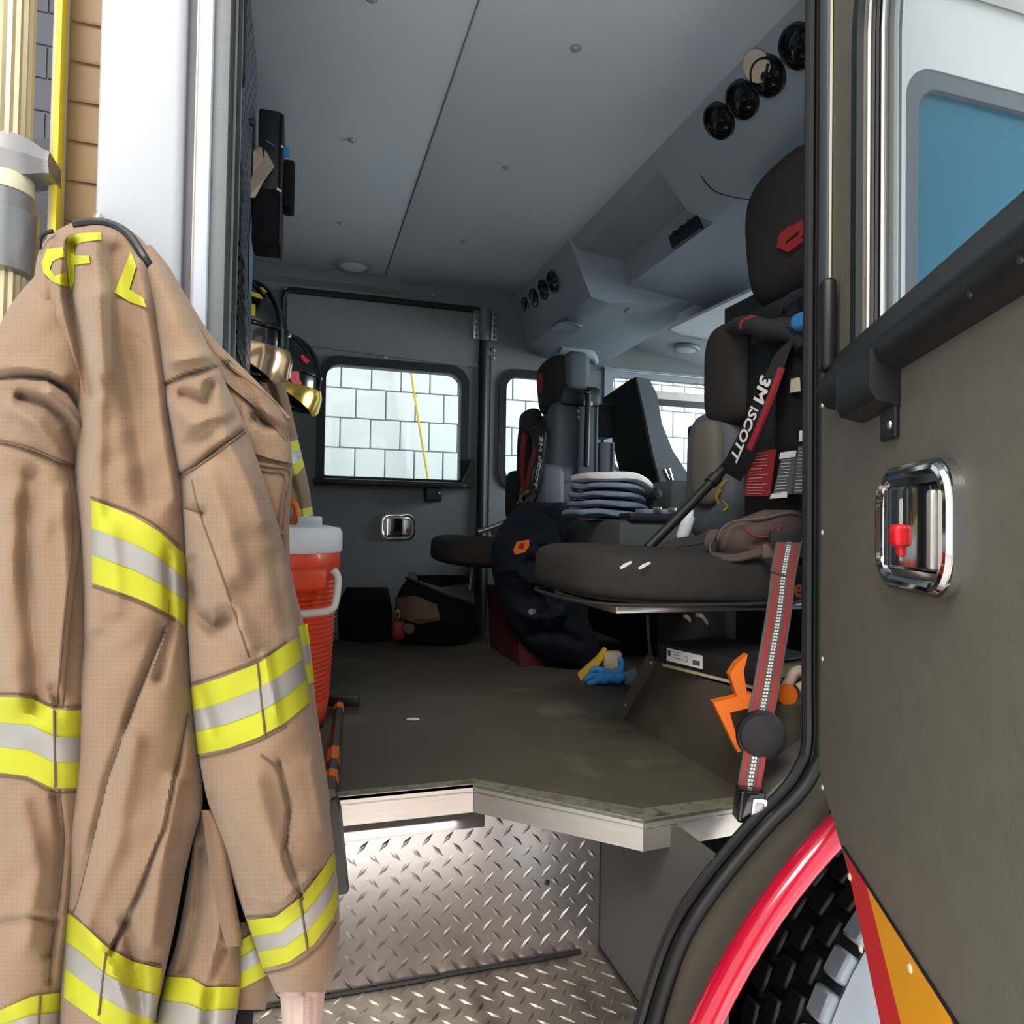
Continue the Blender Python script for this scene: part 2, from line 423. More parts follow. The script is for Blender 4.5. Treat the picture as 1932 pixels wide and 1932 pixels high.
# ---- step well: tread plate riser, tread, side panel
def lug_mesh(fr, w, h, sp=.0415, rowh=.0232, lx=.0165, ly=.0045, hz=.0022):
    mb = MB(); r = 0; b = rowh * .6
    while b < h:
        a = sp * (.3 if r % 2 else .8); s = 1 if r % 2 else -1
        ang = math.radians(47 if s > 0 else -47) ; ca, sa = math.cos(ang), math.sin(ang)
        while a < w - .01:
            q = lambda x, y, z: fr(a + x * ca - y * sa, b + x * sa + y * ca, z)
            mb.add([q(-lx, 0, 0), q(0, -ly, 0), q(lx, 0, 0), q(0, ly, 0), q(-lx * .4, 0, hz), q(lx * .4, 0, hz)],
                   [(0, 1, 4), (1, 5, 4), (1, 2, 5), (2, 3, 5), (3, 4, 5), (3, 0, 4)])
            a += sp
        b += rowh; r += 1
    return mb
rz = struct('wall_riser', MB().box((-.36, 1.36, -.42), (.622, 1.372, -.045)), 'tread_plate', 'shiny diamond plate riser below the cab threshold', 'step riser')
build('tread_lugs', lug_mesh(Fr((-.30, 1.3598, -.388), (1, 0, 0), (0, 0, 1)), .92, .335), 'tread_plate', rz, kind='stuff', angle=20)
build('screw', MB().lathe([(.0, .004), (.005, .003), (.006, 0)], P(1032, 1665, 'y', 1.36), (0, -1, 0), 12), 'steel_dark', rz)
sp_ = struct('floor_step', MB().box((-.36, .88, -.405), (.625, 1.36, -.39)), 'tread_plate_worn', 'worn diamond plate step tread', 'step')
build('tread_lugs', lug_mesh(Fr((-.3, .89, -.3898), (1, 0, 0), (0, 1, 0)), .92, .46), 'tread_plate_worn', sp_, kind='stuff', angle=20)
build('sealant', MB().tube(smooth_path([(x, 1.356 + random.uniform(-.002, .002), -.388) for x in np.arange(-.3, .62, .04)], 3), [.004 + .002 * random.random() for _ in range(len(smooth_path([(x, 0, 0) for x in np.arange(-.3, .62, .04)], 3)))], 6), 'black_rubber', sp_)
build('sealant', MB().tube([(.622, .9, -.388), (.622, 1.36, -.388)], .004, 6), 'black_rubber', sp_)
struct('wall_step_side', MB().prism([(1.42, -.5), (1.42, -.05), (1.095, -.05), (1.07, -.015), (.945, -.012), (.945, -.5)], 0, .015, YZ(.625)), 'well_paint', 'dark grey painted side panel of the step well', 'panel')

# ---- near side front of the door opening: jamb panel following the wheel arch
AC = (1.25, -.6); AR = .803
arc = [(AC[0] + (AR - .045) * math.cos(math.radians(a)), AC[1] + (AR - .045) * math.sin(math.radians(a))) for a in range(124, 164, 3)]
sealc = [(.812, 1.62), (.812, .9), (.814, .3), (.815, .16), (.80, .115), (.775, .075), (.72, .022), (.633, -.064), (.577, -.137), (.533, -.25), (.50, -.36), (.475, -.5)]
kk = lambda z: 1 - .026 * min(1, max(0, (.12 - z) / .12))
sealc = [(x * kk(z), .5 + (z - .5) * kk(z)) for x, z in sealc]
jam = struct('wall_near', MB().prism(sealc[:-1] + arc[::-1] + [(.868, .2), (.868, 1.62)], 0, .03, XZ(.96)), 'paint_door', 'dark grey painted door jamb curving over the front wheel', 'door jamb')
build('door_seal', MB().tube(smooth_path([(x - .004, .925, z) for x, z in sealc], 5), .011, 10), 'black_rubber', jam)
build('door_seal_flange', MB().tube(smooth_path([(x - .016, .945, z) for x, z in sealc], 5), .009, 8), 'black_plastic', jam)
for u, v in ((1290, 1420), (1452, 1343)): pass
# wheel arch
arcw = [Vector((AC[0] + (AR - .005) * math.cos(math.radians(a)), .865, AC[1] + (AR - .005) * math.sin(math.radians(a)))) for a in range(95, 216, 3)]
build('fender_lip', MB().tube(arcw, .021, 12), 'lip_red', jam)
rings = []
for a in range(90, 220, 3):
    c, s = math.cos(math.radians(a)), math.sin(math.radians(a))
    rings.append([Vector((AC[0] + r * c, y, AC[1] + r * s)) for r, y in ((AR - .02, .875), (AR - .045, .885), (AR - .06, .93), (AR - .045, .93), (AR - .03, .9), (AR - .015, .89))])
deep = []
for a in range(95, 138, 3):
    c, s = math.cos(math.radians(a)), math.sin(math.radians(a))
    deep.append([Vector((AC[0] + r * c, y, AC[1] + r * s)) for r, y in ((AR - .06, .925), (AR - .06, 1.05), (AR - .045, 1.05), (AR - .045, .925))])
build('liner_back', MB().loft(deep).box((.642, 1.28, -1.05), (2.3, 1.3, -.05)).box((.642, .945, -1.05), (.655, 1.3, -.04)), 'liner_black', jam)
build('wheel_liner', MB().loft(rings), 'liner_black', jam)
wh = thing('truck_wheel', 'dusty grey tyre inside the red edged wheel arch', 'wheel', (1.3, 1.08, -1.1))
WC = Vector((1.44, 1.10, -.62))
build('tyre', MB().lathe([(.34, -.10), (.52, -.105), (.585, -.09), (.60, -.06), (.60, .06), (.585, .09), (.52, .105), (.34, .10), (.30, .05), (.30, -.05)], WC, (0, 1, 0), 72), 'tyre', wh)
trd = MB(); trs = MB()
for k in range(52):
    a = 2 * math.pi * k / 52
    for yy, ph in ((-.092, 0), (-.046, .5), (.0, 0), (.046, .5)):
        t = a + ph * 2 * math.pi / 52; er = Vector((math.cos(t), 0, math.sin(t))); et = Vector((-math.sin(t), 0, math.cos(t)))
        (trs if yy < -.09 else trd).rbox((-.027, yy, .57), (.027, yy + .04, .617), .005, Fr(WC, et, (0, 1, 0), er), 1)
build('tread_block', trd, 'tyre', wh, kind='stuff')
build('shoulder_block', trs, 'tyre_band', wh, kind='stuff')
build('sidewall_band', MB().lathe([(.50, -.106), (.55, -.112), (.596, -.095), (.59, -.085), (.50, -.10)], WC, (0, 1, 0), 72), 'tyre_band', wh)
build('rim', MB().lathe([(.0, -.06), (.10, -.09), (.2, -.08), (.3, -.10), (.345, -.11), (.35, .09), (.0, .09)], WC, (0, 1, 0), 48), 'chrome', wh)

# ---- white outside of the front cab with its window (seen through the open door's glass)
fx = struct('wall_outside', MB().prism([(.868, .24), (2.4, .24), (2.4, 1.40), (.868, 1.40)], 0, .03, XZ(.88), [rrect(.897, 1.7, .52, 1.242, .055)]), 'white_paint', 'white painted outside of the front cab', 'body panel')
build('gutter', MB().tube([(.83, .845, 1.385), (2.4, .845, 1.385)], .012, 8), 'steel', fx)
w4 = struct('window_4', MB().prism(rrect(.897, 1.7, .52, 1.242, .055), -.004, .0, XZ(.862)), 'blue_glass', 'blue tinted window of the front cab', 'window')
build('window_frame', MB().prism(rrect(.893, 1.704, .516, 1.246, .058), -.02, .014, XZ(.866), [rrect(.925, 1.672, .548, 1.212, .04)]), 'seat_side', w4)
struct('wall_near_inside', MB().prism([(.868, .1), (2.4, .1), (2.4, 1.589), (.868, 1.589)], 0, .03, XZ(.96), [rrect(.90, 1.7, .52, 1.24, .05)]), 'paint', 'grey inside lining of the near cab wall', 'wall')

# ---- left side of the door opening: white body corner and grey jamb strips
wl = struct('wall_left', MB().prism(rrect(-.228, -.139, .868, 1.05, .010), -1.1, 2.2), 'white_paint', 'white painted rear corner of the cab beside the door opening', 'body panel')
for nm, x0, x1, y0, m in (('jamb_strip', -.141, -.1275, .885, 'carpet_grey'), ('jamb_strip', -.1275, -.1155, .878, 'paint_ceiling'), ('jamb_strip', -.1155, -.097, .888, 'paint')):
    build(nm, MB().rbox((x0, y0, -.5), (x1 + .004, 1.05, 2.0), .003, seg=2), m, wl)
build('jamb_bead', MB().tube([(-.1275, .88, -.5), (-.1275, .88, 2)], .002, 8), 'aluminium', wl)
build('door_seal', MB().tube([(-.0945, .895, -.5), (-.0945, .895, 2)], .006, 10), 'black_rubber', wl)
build('seal_strip', MB().tube([(-.0915, .915, -.5), (-.0915, .915, 2)], .004, 8), 'carpet_grey', wl)
build('door_seal_flange', MB().box((-.1, .92, -.5), (-.0865, .96, 2.0)), 'black_plastic', wl)
struct('wall_rear', MB().box((-.325, 1.04, -.5), (-.30, 3.13, 1.64)), 'paint', 'dark grey rear wall of the cab', 'wall')
struct('wall_rear_jamb', MB().box((-.285, 1.0, -.5), (-.10, 1.04, 1.64)).box((-.30, 1.03, -.5), (-.27, 1.06, 1.64)), 'paint', 'grey inner side of the rear door jamb', 'wall')

# ---- ceiling
ce = struct('ceiling', MB().box((-.30, .9, 1.61), (2.42, 3.13, 1.66)), 'paint_ceiling', 'grey padded ceiling of the cab', 'ceiling')
build('ceiling_panel', MB().rbox((-.30, .95, ZC), (.329, 3.09, 1.612), .003, seg=2), 'paint_ceiling', ce)
build('ceiling_panel', MB().rbox((.332, .95, ZC - .003), (1.25, 3.09, 1.612), .003, seg=2), 'paint_ceiling', ce)
rv = build('ceiling_button', MB().lathe([(.0, -.006), (.006, -.0055), (.0085, -.003), (.0095, .0), (.013, .001), (.013, .004), (0, .004)], (0, 0, 0), (0, 0, 1), 20), 'console_plastic', None, (0, 0, 0))
copies(rv, [(x, y, ZC - .001 - (.003 if x > .33 else 0)) for x in (.117, .573) for y in (1.44, 1.992, 2.563)], ce)
def dome(loc, nrm, r, label):
    t = thing('ceiling_light', label, 'ceiling light', loc)
    build('bezel', MB().lathe([(r * .86, .012), (r, .01), (r * 1.03, .0), (r * .9, -.002), (r * .86, .004)], loc, nrm, 40), 'console_plastic', t)
    build('lens', MB().lathe([(0, .016), (r * .5, .0145), (r * .8, .011), (r * .87, .006), (r * .87, 0), (0, 0)], loc, nrm, 40), 'lens_white', t)
dome((.19, 2.955, ZC), (0, 0, -1), .075, 'round white dome light in the ceiling above the far door')

# ---- far wall with its windows
w1 = rrect(.088, .690, .702, 1.192, .045, rs=(.012, .06, .06, .01)); w2 = rrect(.895, 1.25, .70, 1.205, .06); w3 = rrect(1.44, 2.02, .77, 1.248, .04)
wf = struct('wall_far', MB().prism([(-.4, -.05), (2.42, -.05), (2.42, 1.62), (-.4, 1.62)], 0, -.05, XZ(YF), [w1, w2, w3]), 'paint', 'grey far side wall of the cab with windows', 'wall')
build('roof_rail', MB().prism([(0, 1.6), (.055, 1.6), (.05, 1.535), (.018, 1.515), (.012, 1.49), (0, 1.48)], -.4, .97, Fr((0, YF, 0), (0, -1, 0), (0, 0, 1))), 'paint', wf)
sc = build('screw', MB().lathe([(0, .0035), (.004, .003), (.006, 0)], (0, 0, 0), (0, -1, 0), 10), 'screw', None, (0, 0, 0))
copies(sc, [P(u, v, 'y', YF - .02) for u, v in ((483, 515), (531, 529), (656, 538), (817, 557), (974, 563), (964, 576))], wf)
build('wall_seam', MB().box((.83, YF - .003, 1.262), (2.4, YF, 1.267)), 'black_plastic', wf)
bo = build('bolt', MB().lathe([(0, .006), (.009, .005), (.0135, 0)], (0, 0, 0), (0, -1, 0), 14), 'steel', None, (0, 0, 0))
copies(bo, [P(930, 660, 'y', YF), P(929, 675, 'y', YF)], wf)
build('wall_skin', MB().prism([(.83, 1.27), (1.42, 1.265), (1.42, .02), (.83, .02)], 0, .004, XZ(YF), [w2]), 'paint', wf)
# far crew door
d1 = struct('door_1', MB().prism(rrect(-.10, .765, .03, 1.485, .03), 0, .012, XZ(YF), [w1]), 'paint', 'closed dark grey crew door on the far side', 'door')
build('upper_panel', MB().prism([(-.075, 1.262), (.765, 1.225), (.765, 1.475), (-.075, 1.475)], .012, .02, XZ(YF)), 'paint', d1)
build('door_seal', MB().tube([Vector((-.088, YF - .018, .3))] + [Vector((x, YF - .018, z)) for x, z in [(-.09, 1.45), (-.083, 1.475), (-.06, 1.49), (.3, 1.492), (.775, 1.492)]], .013, 8), 'black_rubber', d1)
wfr = build('window_frame', MB().prism(rrect(.058, .722, .668, 1.225, .07, rs=(.02, .085, .085, .02)), .008, .03, XZ(YF), [rrect(.092, .686, .706, 1.188, .045, rs=(.012, .06, .06, .01))]), 'black_rubber', d1)
build('pane', MB().prism(rrect(.08, .70, .69, 1.20, .04), -.006, -.002, XZ(YF)), 'clear_glass', wfr)
gr = build('grab_rail', MB().rbox((.045, YF - .085, .664), (.705, YF - .055, .692), .012), 'black_plastic', d1)
build('rail_bracket', MB().prism([(.683, .672), (.745, .672), (.745, .80), (.725, .80)], .012, .075, XZ(YF)), 'black_plastic', gr)
build('rail_bracket', MB().rbox((.525, YF - .07, .605), (.60, YF, .672), .01), 'black_plastic', gr)
build('screw', MB().lathe([(0, .004), (.005, .003), (.006, 0)], P(829, 930, 'y', YF - .07), (0, -1, 0), 8), 'screw', gr)
def handle(fr, w, h, parent, lock):
    hb = build('handle_bezel', MB().prism(rrect(0, w, 0, h, h * .3), -.002, .008, fr, [rrect(w * .17, w * .83, h * .17, h * .83, h * .05)]), 'chrome', parent)
    build('handle_rim', MB().tube([fr(a, b, .008) for a, b in rrect(.008, w - .008, .008, h - .008, h * .27)], .0055, 8, closed=True), 'chrome', hb)
    build('handle_recess', MB().box((w * .14, h * .14, -.004), (w * .86, h * .86, .0005), fr), 'black_gloss', hb)
    pr = [(w * .18, .002), (w * .18, .010), (w * .30, .012), (w * .45, .007), (w * .60, .003), (w * .66, .002)] if lock else [(w * .2, .002), (w * .2, .014), (w * .24, .015), (w * .3, .006), (w * .62, .003), (w * .66, .001)]
    rings = [[fr(a, b, c) for a, c in pr] for b in (h * .19, h * .81)]
    build('paddle', MB().loft(rings), 'chrome', hb)
    return hb
hb = handle(Fr((.337, YF - .012, .432), (1, 0, 0), (0, 0, 1)), .152, .116, d1, True)
build('lock_plate', MB().rbox((.337 + .095, YF - .022, .455), (.337 + .138, YF - .012, .526), .003), 'steel', hb)
build('lock', MB().lathe([(0, .004), (.008, .003), (.009, 0)], P(770, 1001, 'y', YF - .022), (0, -1, 0), 14), 'label_red', hb)
hg = build('hinge_post', MB().tube([(.790, YF - .02, -.0), (.790, YF - .02, 1.48)], .021, 12), 'black_rubber', wf)
build('hinge_cover', MB().tube([(.790, YF - .02, 1.352), (.790, YF - .02, 1.5)], .025, 14), 'paint', wf)
for x in (.751, .835):
    hp = build('hinge_plate', MB().rbox((x - .0135, YF - .03, 1.355), (x + .0135, YF - .012, 1.486), .002), 'steel', wf)
    for k in range(5): build('screw', MB().lathe([(0, .001), (.005, .001), (.0055, 0)], (x, YF - .03, 1.37 + .026 * k), (0, -1, 0), 8), 'steel_dark', hp)
sc2 = build('screw', sc_m := MB().lathe([(0, .003), (.004, .0025), (.006, 0)], (0, 0, 0), (0, -1, 0), 10), 'screw', None, (0, 0, 0))
copies(sc2, [P(540, 545, 'y', YF - .021), P(728, 568, 'y', YF - .021), P(890, 583, 'y', YF - .021), P(727, 674, 'y', YF - .021), P(898, 688, 'y', YF - .021), P(895, 917, 'y', YF - .014)], d1)
# other far windows
wn2 = struct('window_2', MB().prism(rrect(.885, 1.26, .69, 1.215, .06), -.03, -.026, XZ(YF)), 'clear_glass', 'side window of the cab beside the far hinge post', 'window')
build('window_frame', MB().prism(rrect(.868, 1.28, .67, 1.236, .085), .004, .016, XZ(YF), [rrect(.903, 1.243, .708, 1.197, .055)]), 'black_rubber', wn2)
wn3 = struct('window_3', MB().prism(rrect(1.43, 2.03, .76, 1.26, .03), -.03, -.026, XZ(YF)), 'clear_glass', 'wide window of the front passenger door', 'window')
build('window_frame', MB().prism([(1.40, .70), (2.3, .70), (2.3, 1.285), (1.40, 1.285)], .0, .012, XZ(YF), [rrect(1.445, 2.015, .775, 1.243, .04)]), 'console_plastic', wn3)
build('sash_rail', MB().box((1.44, YF - .004, 1.147), (2.05, YF + .02, 1.19)), 'handle_white', wn3)
build('sash_frame', MB().prism([(1.44, .76), (2.05, .76), (2.05, 1.149), (1.44, 1.149)], -.006, .01, XZ(YF), [rrect(1.46, 2.005, .785, 1.118, .05)]), 'black_plastic', wn3)
build('frame_rib', MB().tube([(1.4, YF - .014, 1.272), (2.3, YF - .014, 1.272)], .004, 6), 'steel', wn3)

# ---- front cab: sloping headlining, low front wall
fc = struct('ceiling_front', MB().loft([[Vector((x, y, z)) for x, z in ((1.30, 1.52), (1.42, 1.445), (1.62, 1.385), (1.9, 1.345), (2.42, 1.31), (2.42, 1.5), (1.3, 1.6))] for y in (.96, 3.09)]), 'paint_ceiling', 'light grey headlining over the front seats', 'ceiling')
struct('wall_front', MB().box((2.4, .88, -.05), (2.44, 3.13, .62)), 'paint', 'low wall under the windscreen', 'wall')
struct('window_5', MB().prism([(.96, .62), (3.1, .62), (3.1, 1.34), (.96, 1.34)], 0, .006, YZ(2.41)), 'clear_glass', 'wide windscreen of the cab', 'window')
sv = [P(1262, 622, 'z', 1.345), P(1345, 648, 'z', 1.345), P(1470, 585, 'z', 1.345), P(1425, 546, 'z', 1.345)]
one('sun_visor', MB().add([p for p in sv] + [p + Vector((0, 0, .012)) for p in sv], [(0, 1, 2, 3), (7, 6, 5, 4), (0, 1, 5, 4), (1, 2, 6, 5), (2, 3, 7, 6), (3, 0, 4, 7)]), 'visor_white', 'pale flat sun visor under the front headlining', 'sun visor')
dome(tuple(P(1295, 657, 'z', 1.362)), (-.12, 0, -1), .062, 'round white dome light in the front headlining')
one('visor_cable', MB().tube(smooth_path([P(1262, 622, 'z', 1.34), P(1290, 633, 'z', 1.335), P(1320, 639, 'z', 1.335), P(1350, 646, 'z', 1.335)], 4), .0035, 6), 'black_plastic', 'thin black cable along the edge of the pale sun visor', 'cable')

# ---- overhead console
oc = thing('overhead_console', 'grey moulded overhead console spanning the cab ceiling', 'console', (1.1, 2.0, 1.3))
near = ((.94, 1.6), (1.08, 1.447), (1.16, 1.425), (1.55, 1.41), (1.55, 1.6))
rec = ((.94, 1.6), (.985, 1.553), (1.17, 1.535), (1.19, 1.44), (1.55, 1.40), (1.55, 1.6))
n2 = ((.94, 1.6), (1.04, 1.38), (1.12, 1.365), (1.55, 1.42), (1.56, 1.6))
f2 = ((.94, 1.6), (1.0, 1.345), (1.08, 1.305), (1.34, 1.275), (1.5, 1.40), (1.5, 1.6))
ring = lambda pr, y: [Vector((x, y, z)) for x, z in pr]
build('near_module', MB().loft([ring(near, .97), ring(near, 1.62), ring(near, 1.80)]), 'console_plastic', oc)
build('module_seam', MB().tube(smooth_path([P(1285, 238, 'x', .975), P(1300, 290, 'x', 1.005), P(1325, 335, 'x', 1.05), P(1360, 366, 'x', 1.085), P(1460, 384, 'x', 1.22)], 4), .0018, 6), 'black_plastic', oc)
ctr = build('center_recess', MB().loft([ring(rec, 1.78), ring(rec, 2.44)]), 'console_plastic', oc)
build('far_module', MB().loft([ring(n2, 2.42), ring(tuple((a * .5 + b * .5, c * .5 + d * .5) for (a, c), (b, d) in zip(n2 + ((1.56, 1.6),), f2)), 2.75) [:5], ring(n2, 2.75)][:1] + [ring(n2, 2.60), ring(((.94, 1.6), (1.015, 1.355), (1.09, 1.33), (1.5, 1.37), (1.52, 1.6)), 2.8), ring(((.94, 1.6), (1.0, 1.345), (1.08, 1.305), (1.38, 1.29), (1.5, 1.6)), 3.08)]), 'console_plastic', oc)
build('console_tip', MB().tube(smooth_path([(1.12, 2.95, 1.335), (1.2, 2.95, 1.32), (1.27, 2.95, 1.295), (1.30, 2.95, 1.26)], 4), [.04, .04, .04, .04, .038, .036, .034, .032, .028, .024, .020, .016, .010], 10), 'console_plastic', oc)
for q in ((1180, 386), (1122, 441), (1247, 318)):
    build('screw', MB().lathe([(0, .004), (.006, .0035), (.009, 0)], P(*q, 'x', 1.01), (-.4, 0, -1), 12), 'screw', oc)
swf = [P(u, v, 'x', 1.178) for u, v in ((1258, 437), (1268, 470), (1323, 430), (1312, 391))]
sw = build('switch_plate', MB().add(swf + [p + Vector((.02, 0, 0)) for p in swf], [(0, 1, 2, 3), (7, 6, 5, 4), (0, 1, 5, 4), (1, 2, 6, 5), (2, 3, 7, 6), (3, 0, 4, 7)]), 'black_plastic', oc)
for u, v in ((1275, 440), (1289, 430), (1302, 420)):
    build('knob', MB().lathe([(0, .012), (.007, .011), (.009, 0)], P(u, v, 'x', 1.178), (-1, 0, 0), 12), 'black_gloss', sw)
build('cup_tray', MB().pad((0, 0, 0), (.055, .07, .006), .35, .5, Fr(P(1068, 618, 'x', 1.045), (1, 0, -.12), (0, 1, 0))), 'perforated', oc)
build('slot', MB().tube([P(1178, 588, 'y', 2.5), P(1203, 570, 'y', 2.5)], .004, 6), 'black_plastic', oc)
def vent(c, n, r):
    n = Vector(n)
    t = build('air_vent', MB().lathe([(r * .8, .003), (r * .86, .012), (r, .010), (r * 1.04, 0), (r * .8, -.002)], c, n, 28), 'black_gloss', oc)
    build('vent_ball', MB().lathe([(0, .012), (r * .3, .0105), (r * .55, .006), (r * .8, -.001), (0, -.002)], c, n, 24), 'black_gloss', t)
    a = n.orthogonal().normalized(); b = n.cross(a)
    build('louver', MB().rbox((-r * .7, -.003, .002), (r * .7, .003, .014), .002, Fr(c, b, a, n)), 'black_plastic', t)
nn = Vector((-.738, 0, -.675)).normalized()
for u, v in ((1508, 86), (1450, 142), (1402, 187), (1358, 227)):
    vent(PN(u, v, (1.01, 0, 1.5225), nn), nn, .045)
nf = Vector((-.93, 0, -.37)).normalized()
for u, v in ((1044, 531), (1027, 546), (1010, 562), (995, 578)):
    vent(PN(u, v, (.985, 0, 1.47), nf), nf, .042)
one('paper_disc', MB().lathe([(0, .003), (.035, .003), (.036, 0), (0, 0)], PN(1428, 125, (1.0, 0, 1.5225), nn), nn, 24), 'paper', 'round tan paper tucked behind a near air vent', 'paper')
# ================================================================ NEAR CREW DOOR, standing open
DD = Vector((-.46, -.888, 0)).normalized()
DF = Fr((.73, .84, 0), DD, (0, 0, 1))
def DS(u, v, c=0.):
    p = PN(u, v, DF(0, 0, c), DF.z); q = p - DF.o; return (q.dot(DF.x), p.z)
whole = rrect(.185, .90, .70, 1.23, .1, rs=(.03, .12, .12, .02))
outl = [(0, 1.55), (0, .175), (.018, .146), (.05, .128), (.087, .108), (.136, .084), (.20, .04), (.273, -.024), (.34, -.11), (.40, -.21), (.44, -.32), (.46, -.45), (1.05, -.45), (1.05, 1.55)]
d2 = struct('door_2', MB().prism(outl, -.045, 0, DF, [whole]), 'paint_door', 'open dark grey crew door standing beside the opening', 'door')
w6 = build('window_pane', MB().prism(rrect(.175, .91, .69, 1.24, .1), -.026, -.022, DF), 'clear_glass', d2)
build('window_frame', MB().prism(rrect(.163, .92, .68, 1.25, .12, rs=(.03, .14, .14, .02)), -.002, .006, DF, [whole]), 'black_rubber', d2)
for i, (c, m) in enumerate(((-.008, 'steel'), (-.016, 'black_gloss'), (-.021, 'steel'), (-.034, 'console_plastic'))):
    q = rrect(.187 + .004 * i, .898, .702, 1.228, .1, rs=(.03, .12, .12, .02))
    build('glazing_bead', MB().tube([DF(a, b, c) for a, b in q], .003, 6, closed=True), m, w6)
build('hinge_strip', MB().rbox((.012, .745, 0), (.055, 1.55, .008), .003, DF), 'seat_side', d2)
build('strip_bead', MB().tube([DF(.058, .74, .003), DF(.058, 1.55, .003)], .0018, 6), 'cream', d2)
build('edge_trim', MB().tube([DF(.0, b, -.003) for b in (1.55, .17)], .006, 8), 'black_rubber', d2)
build('door_check', MB().rbox((.075, .715, .004), (.105, .842, .024), .009, DF, 3), 'black_plastic', d2)
for v in (765, 1005, 1243, 1485):
    s_, z_ = DS(1552, v); build('rivet', MB().lathe([(0, .003), (.0035, .002), (.0045, 0)], DF(s_, z_, 0), DF.z, 10), 'screw', d2)
# grab rail
sec = [(0, .736), (.005, .736), (.011, .722), (.019, .709), (.021, .704), (.025, .699), (.027, .690), (.022, .677), (.014, .669), (0, .667)]
gr2 = build('grab_rail', MB().loft([[DF(s_, z_, c_ * k) for c_, z_ in sec] for s_, k in ((.068, .3), (.076, .8), (.088, 1), (.5, 1), (1.0, 1))]), 'black_plastic', d2)
for q_ in ((1652, 678), (1830, 555), (1925, 490)):
    s_, z_ = DS(*q_, .022); build('screw', MB().lathe([(0, .003), (.003, .002), (.0035, 0)], DF(s_, z_, .021), DF.z, 8), 'steel_dark', gr2)
s0, z0 = DS(1588, 790, .03); s1, z1 = DS(1662, 790, .03); s0 -= .025; s1 -= .035
hx = [(s0, .635), (s0 + .018, .618), (s1 - .02, .618), (s1, .63), (s1, .70), (s0, .70)]
build('rail_bracket', MB().prism([(0, .69), (.03, .69), (.03, .648), (.024, .637), (0, .630)], s0, s1, Fr(DF.o, DF.z, (0, 0, 1), DF.x)), 'black_plastic', gr2)
build('bracket_foot', MB().rbox((s1 - .045, .598, 0), (s1 - .002, .64, .006), .002, DF), 'black_plastic', gr2)
build('screw', MB().lathe([(0, .003), (.004, .002), (.005, 0)], DF(s1 - .012, .612, .006), DF.z, 8), 'steel', gr2)
# inside handle (its own frame runs towards the hinge so the paddle opens as on the far door)
hf = Fr(DF(.452, .448, .001), -DF.x, (0, 0, 1), DF.z)
hf2 = Fr(DF(.280, .444, .001), DF.x, (0, 0, 1))
hb2 = handle(hf2, .182, .122, d2, False)
build('paddle_edge', MB().rbox((.180 * .77, .118 * .2, .0), (.180 * .83, .118 * .8, .014), .004, hf2), 'aluminium', hb2)
build('paddle_plate', MB().rbox((.180 * .19, .118 * .22, .0), (.180 * .36, .118 * .78, .006), .003, hf2), 'handle_white', hb2)
a_, b_ = DS(1695, 1016, .012)
build('lock_tab', MB().rbox((a_ - .012, b_ - .008, .004), (a_ + .008, b_ + .014, .018), .005, DF, 3).rbox((a_ - .009, b_ - .018, .004), (a_ + .002, b_ + .0, .013), .004, DF, 2), 'red_tab', hb2)
# chevron strip along the door's lower edge
top = .099
cut = [(.136, .099), (.2, .04), (.273, -.024), (.34, -.11), (.40, -.21), (.44, -.32), (.46, -.45)]
def cutx(z): return float(np.interp(-z, [-q[1] for q in cut], [q[0] for q in cut])) + .004
def stripe(u0, u1, name, m):
    # band between two slanted lines s = u + 1.0*(top - z), clipped by the arch cut and the strip top
    zs = np.linspace(top - .001, -.44, 30); L_ = []; R_ = []
    for z in zs:
        a = max(u0 + 1.3 * (top - z), cutx(z)); b = u1 + 1.3 * (top - z)
        if b > a + .0005: L_.append((a, z)); R_.append((b, z))
    if len(L_) > 2: build(name, MB().prism(L_ + R_[::-1], .0005, .0025, DF), m, d2)
k = 0; u = -.35
for k, (u0, u1, m) in enumerate(((-.2, .012, 'stripe_yellow'), (.012, .226, 'stripe_red'), (.226, .44, 'stripe_yellow'), (.44, .654, 'stripe_red'), (.654, .868, 'stripe_yellow'))):
    stripe(u0, u1, 'reflective_stripe', m)
build('stripe_edge', MB().tube([DF(.13, top, .001), DF(1.0, top, .001)], .0018, 6), 'black_rubber', d2)
for u_, v_ in ((1608, 1655), (1723, 1828), (1629, 1790)):
    s_, z_ = DS(u_, v_); build('rivet', MB().lathe([(0, .003), (.0035, .0025), (.005, 0)], DF(s_, z_, .002), DF.z, 10), 'cream', d2)

# ================================================================ LEFT EDGE: hand rail on the body behind the cab
hr = thing('hand_rail', 'ribbed pale gold vertical hand rail with grey clamp at the body corner', 'hand rail', tuple(P(10, 1000, 'y', .92)))
c0 = P(8, 300, 'y', .92); hx_, hy_ = c0.x, .92
rings = []
for z in (-.6, .865, .95, 1.8):
    rings.append([Vector((hx_ + (.0265 if k % 2 else .0245) * math.cos(2 * math.pi * k / 40), hy_ + (.0265 if k % 2 else .0245) * math.sin(2 * math.pi * k / 40), z)) for k in range(40)])
build('pole', MB().loft(rings), 'gold_rail', hr)
zc = P(30, 450, 'y', .90).z
build('collar', MB().lathe([(.027, .055), (.031, .054), (.031, .035), (.036, .033), (.036, .0), (.034, -.035), (.028, -.038)], (hx_, hy_, zc), (0, 0, 1), 40), 'rail_clamp', hr)
build('collar_band', MB().lathe([(.028, .02), (.0295, .018), (.0295, 0), (.028, -.001)], (hx_, hy_, zc + .056), (0, 0, 1), 40), 'cream', hr)
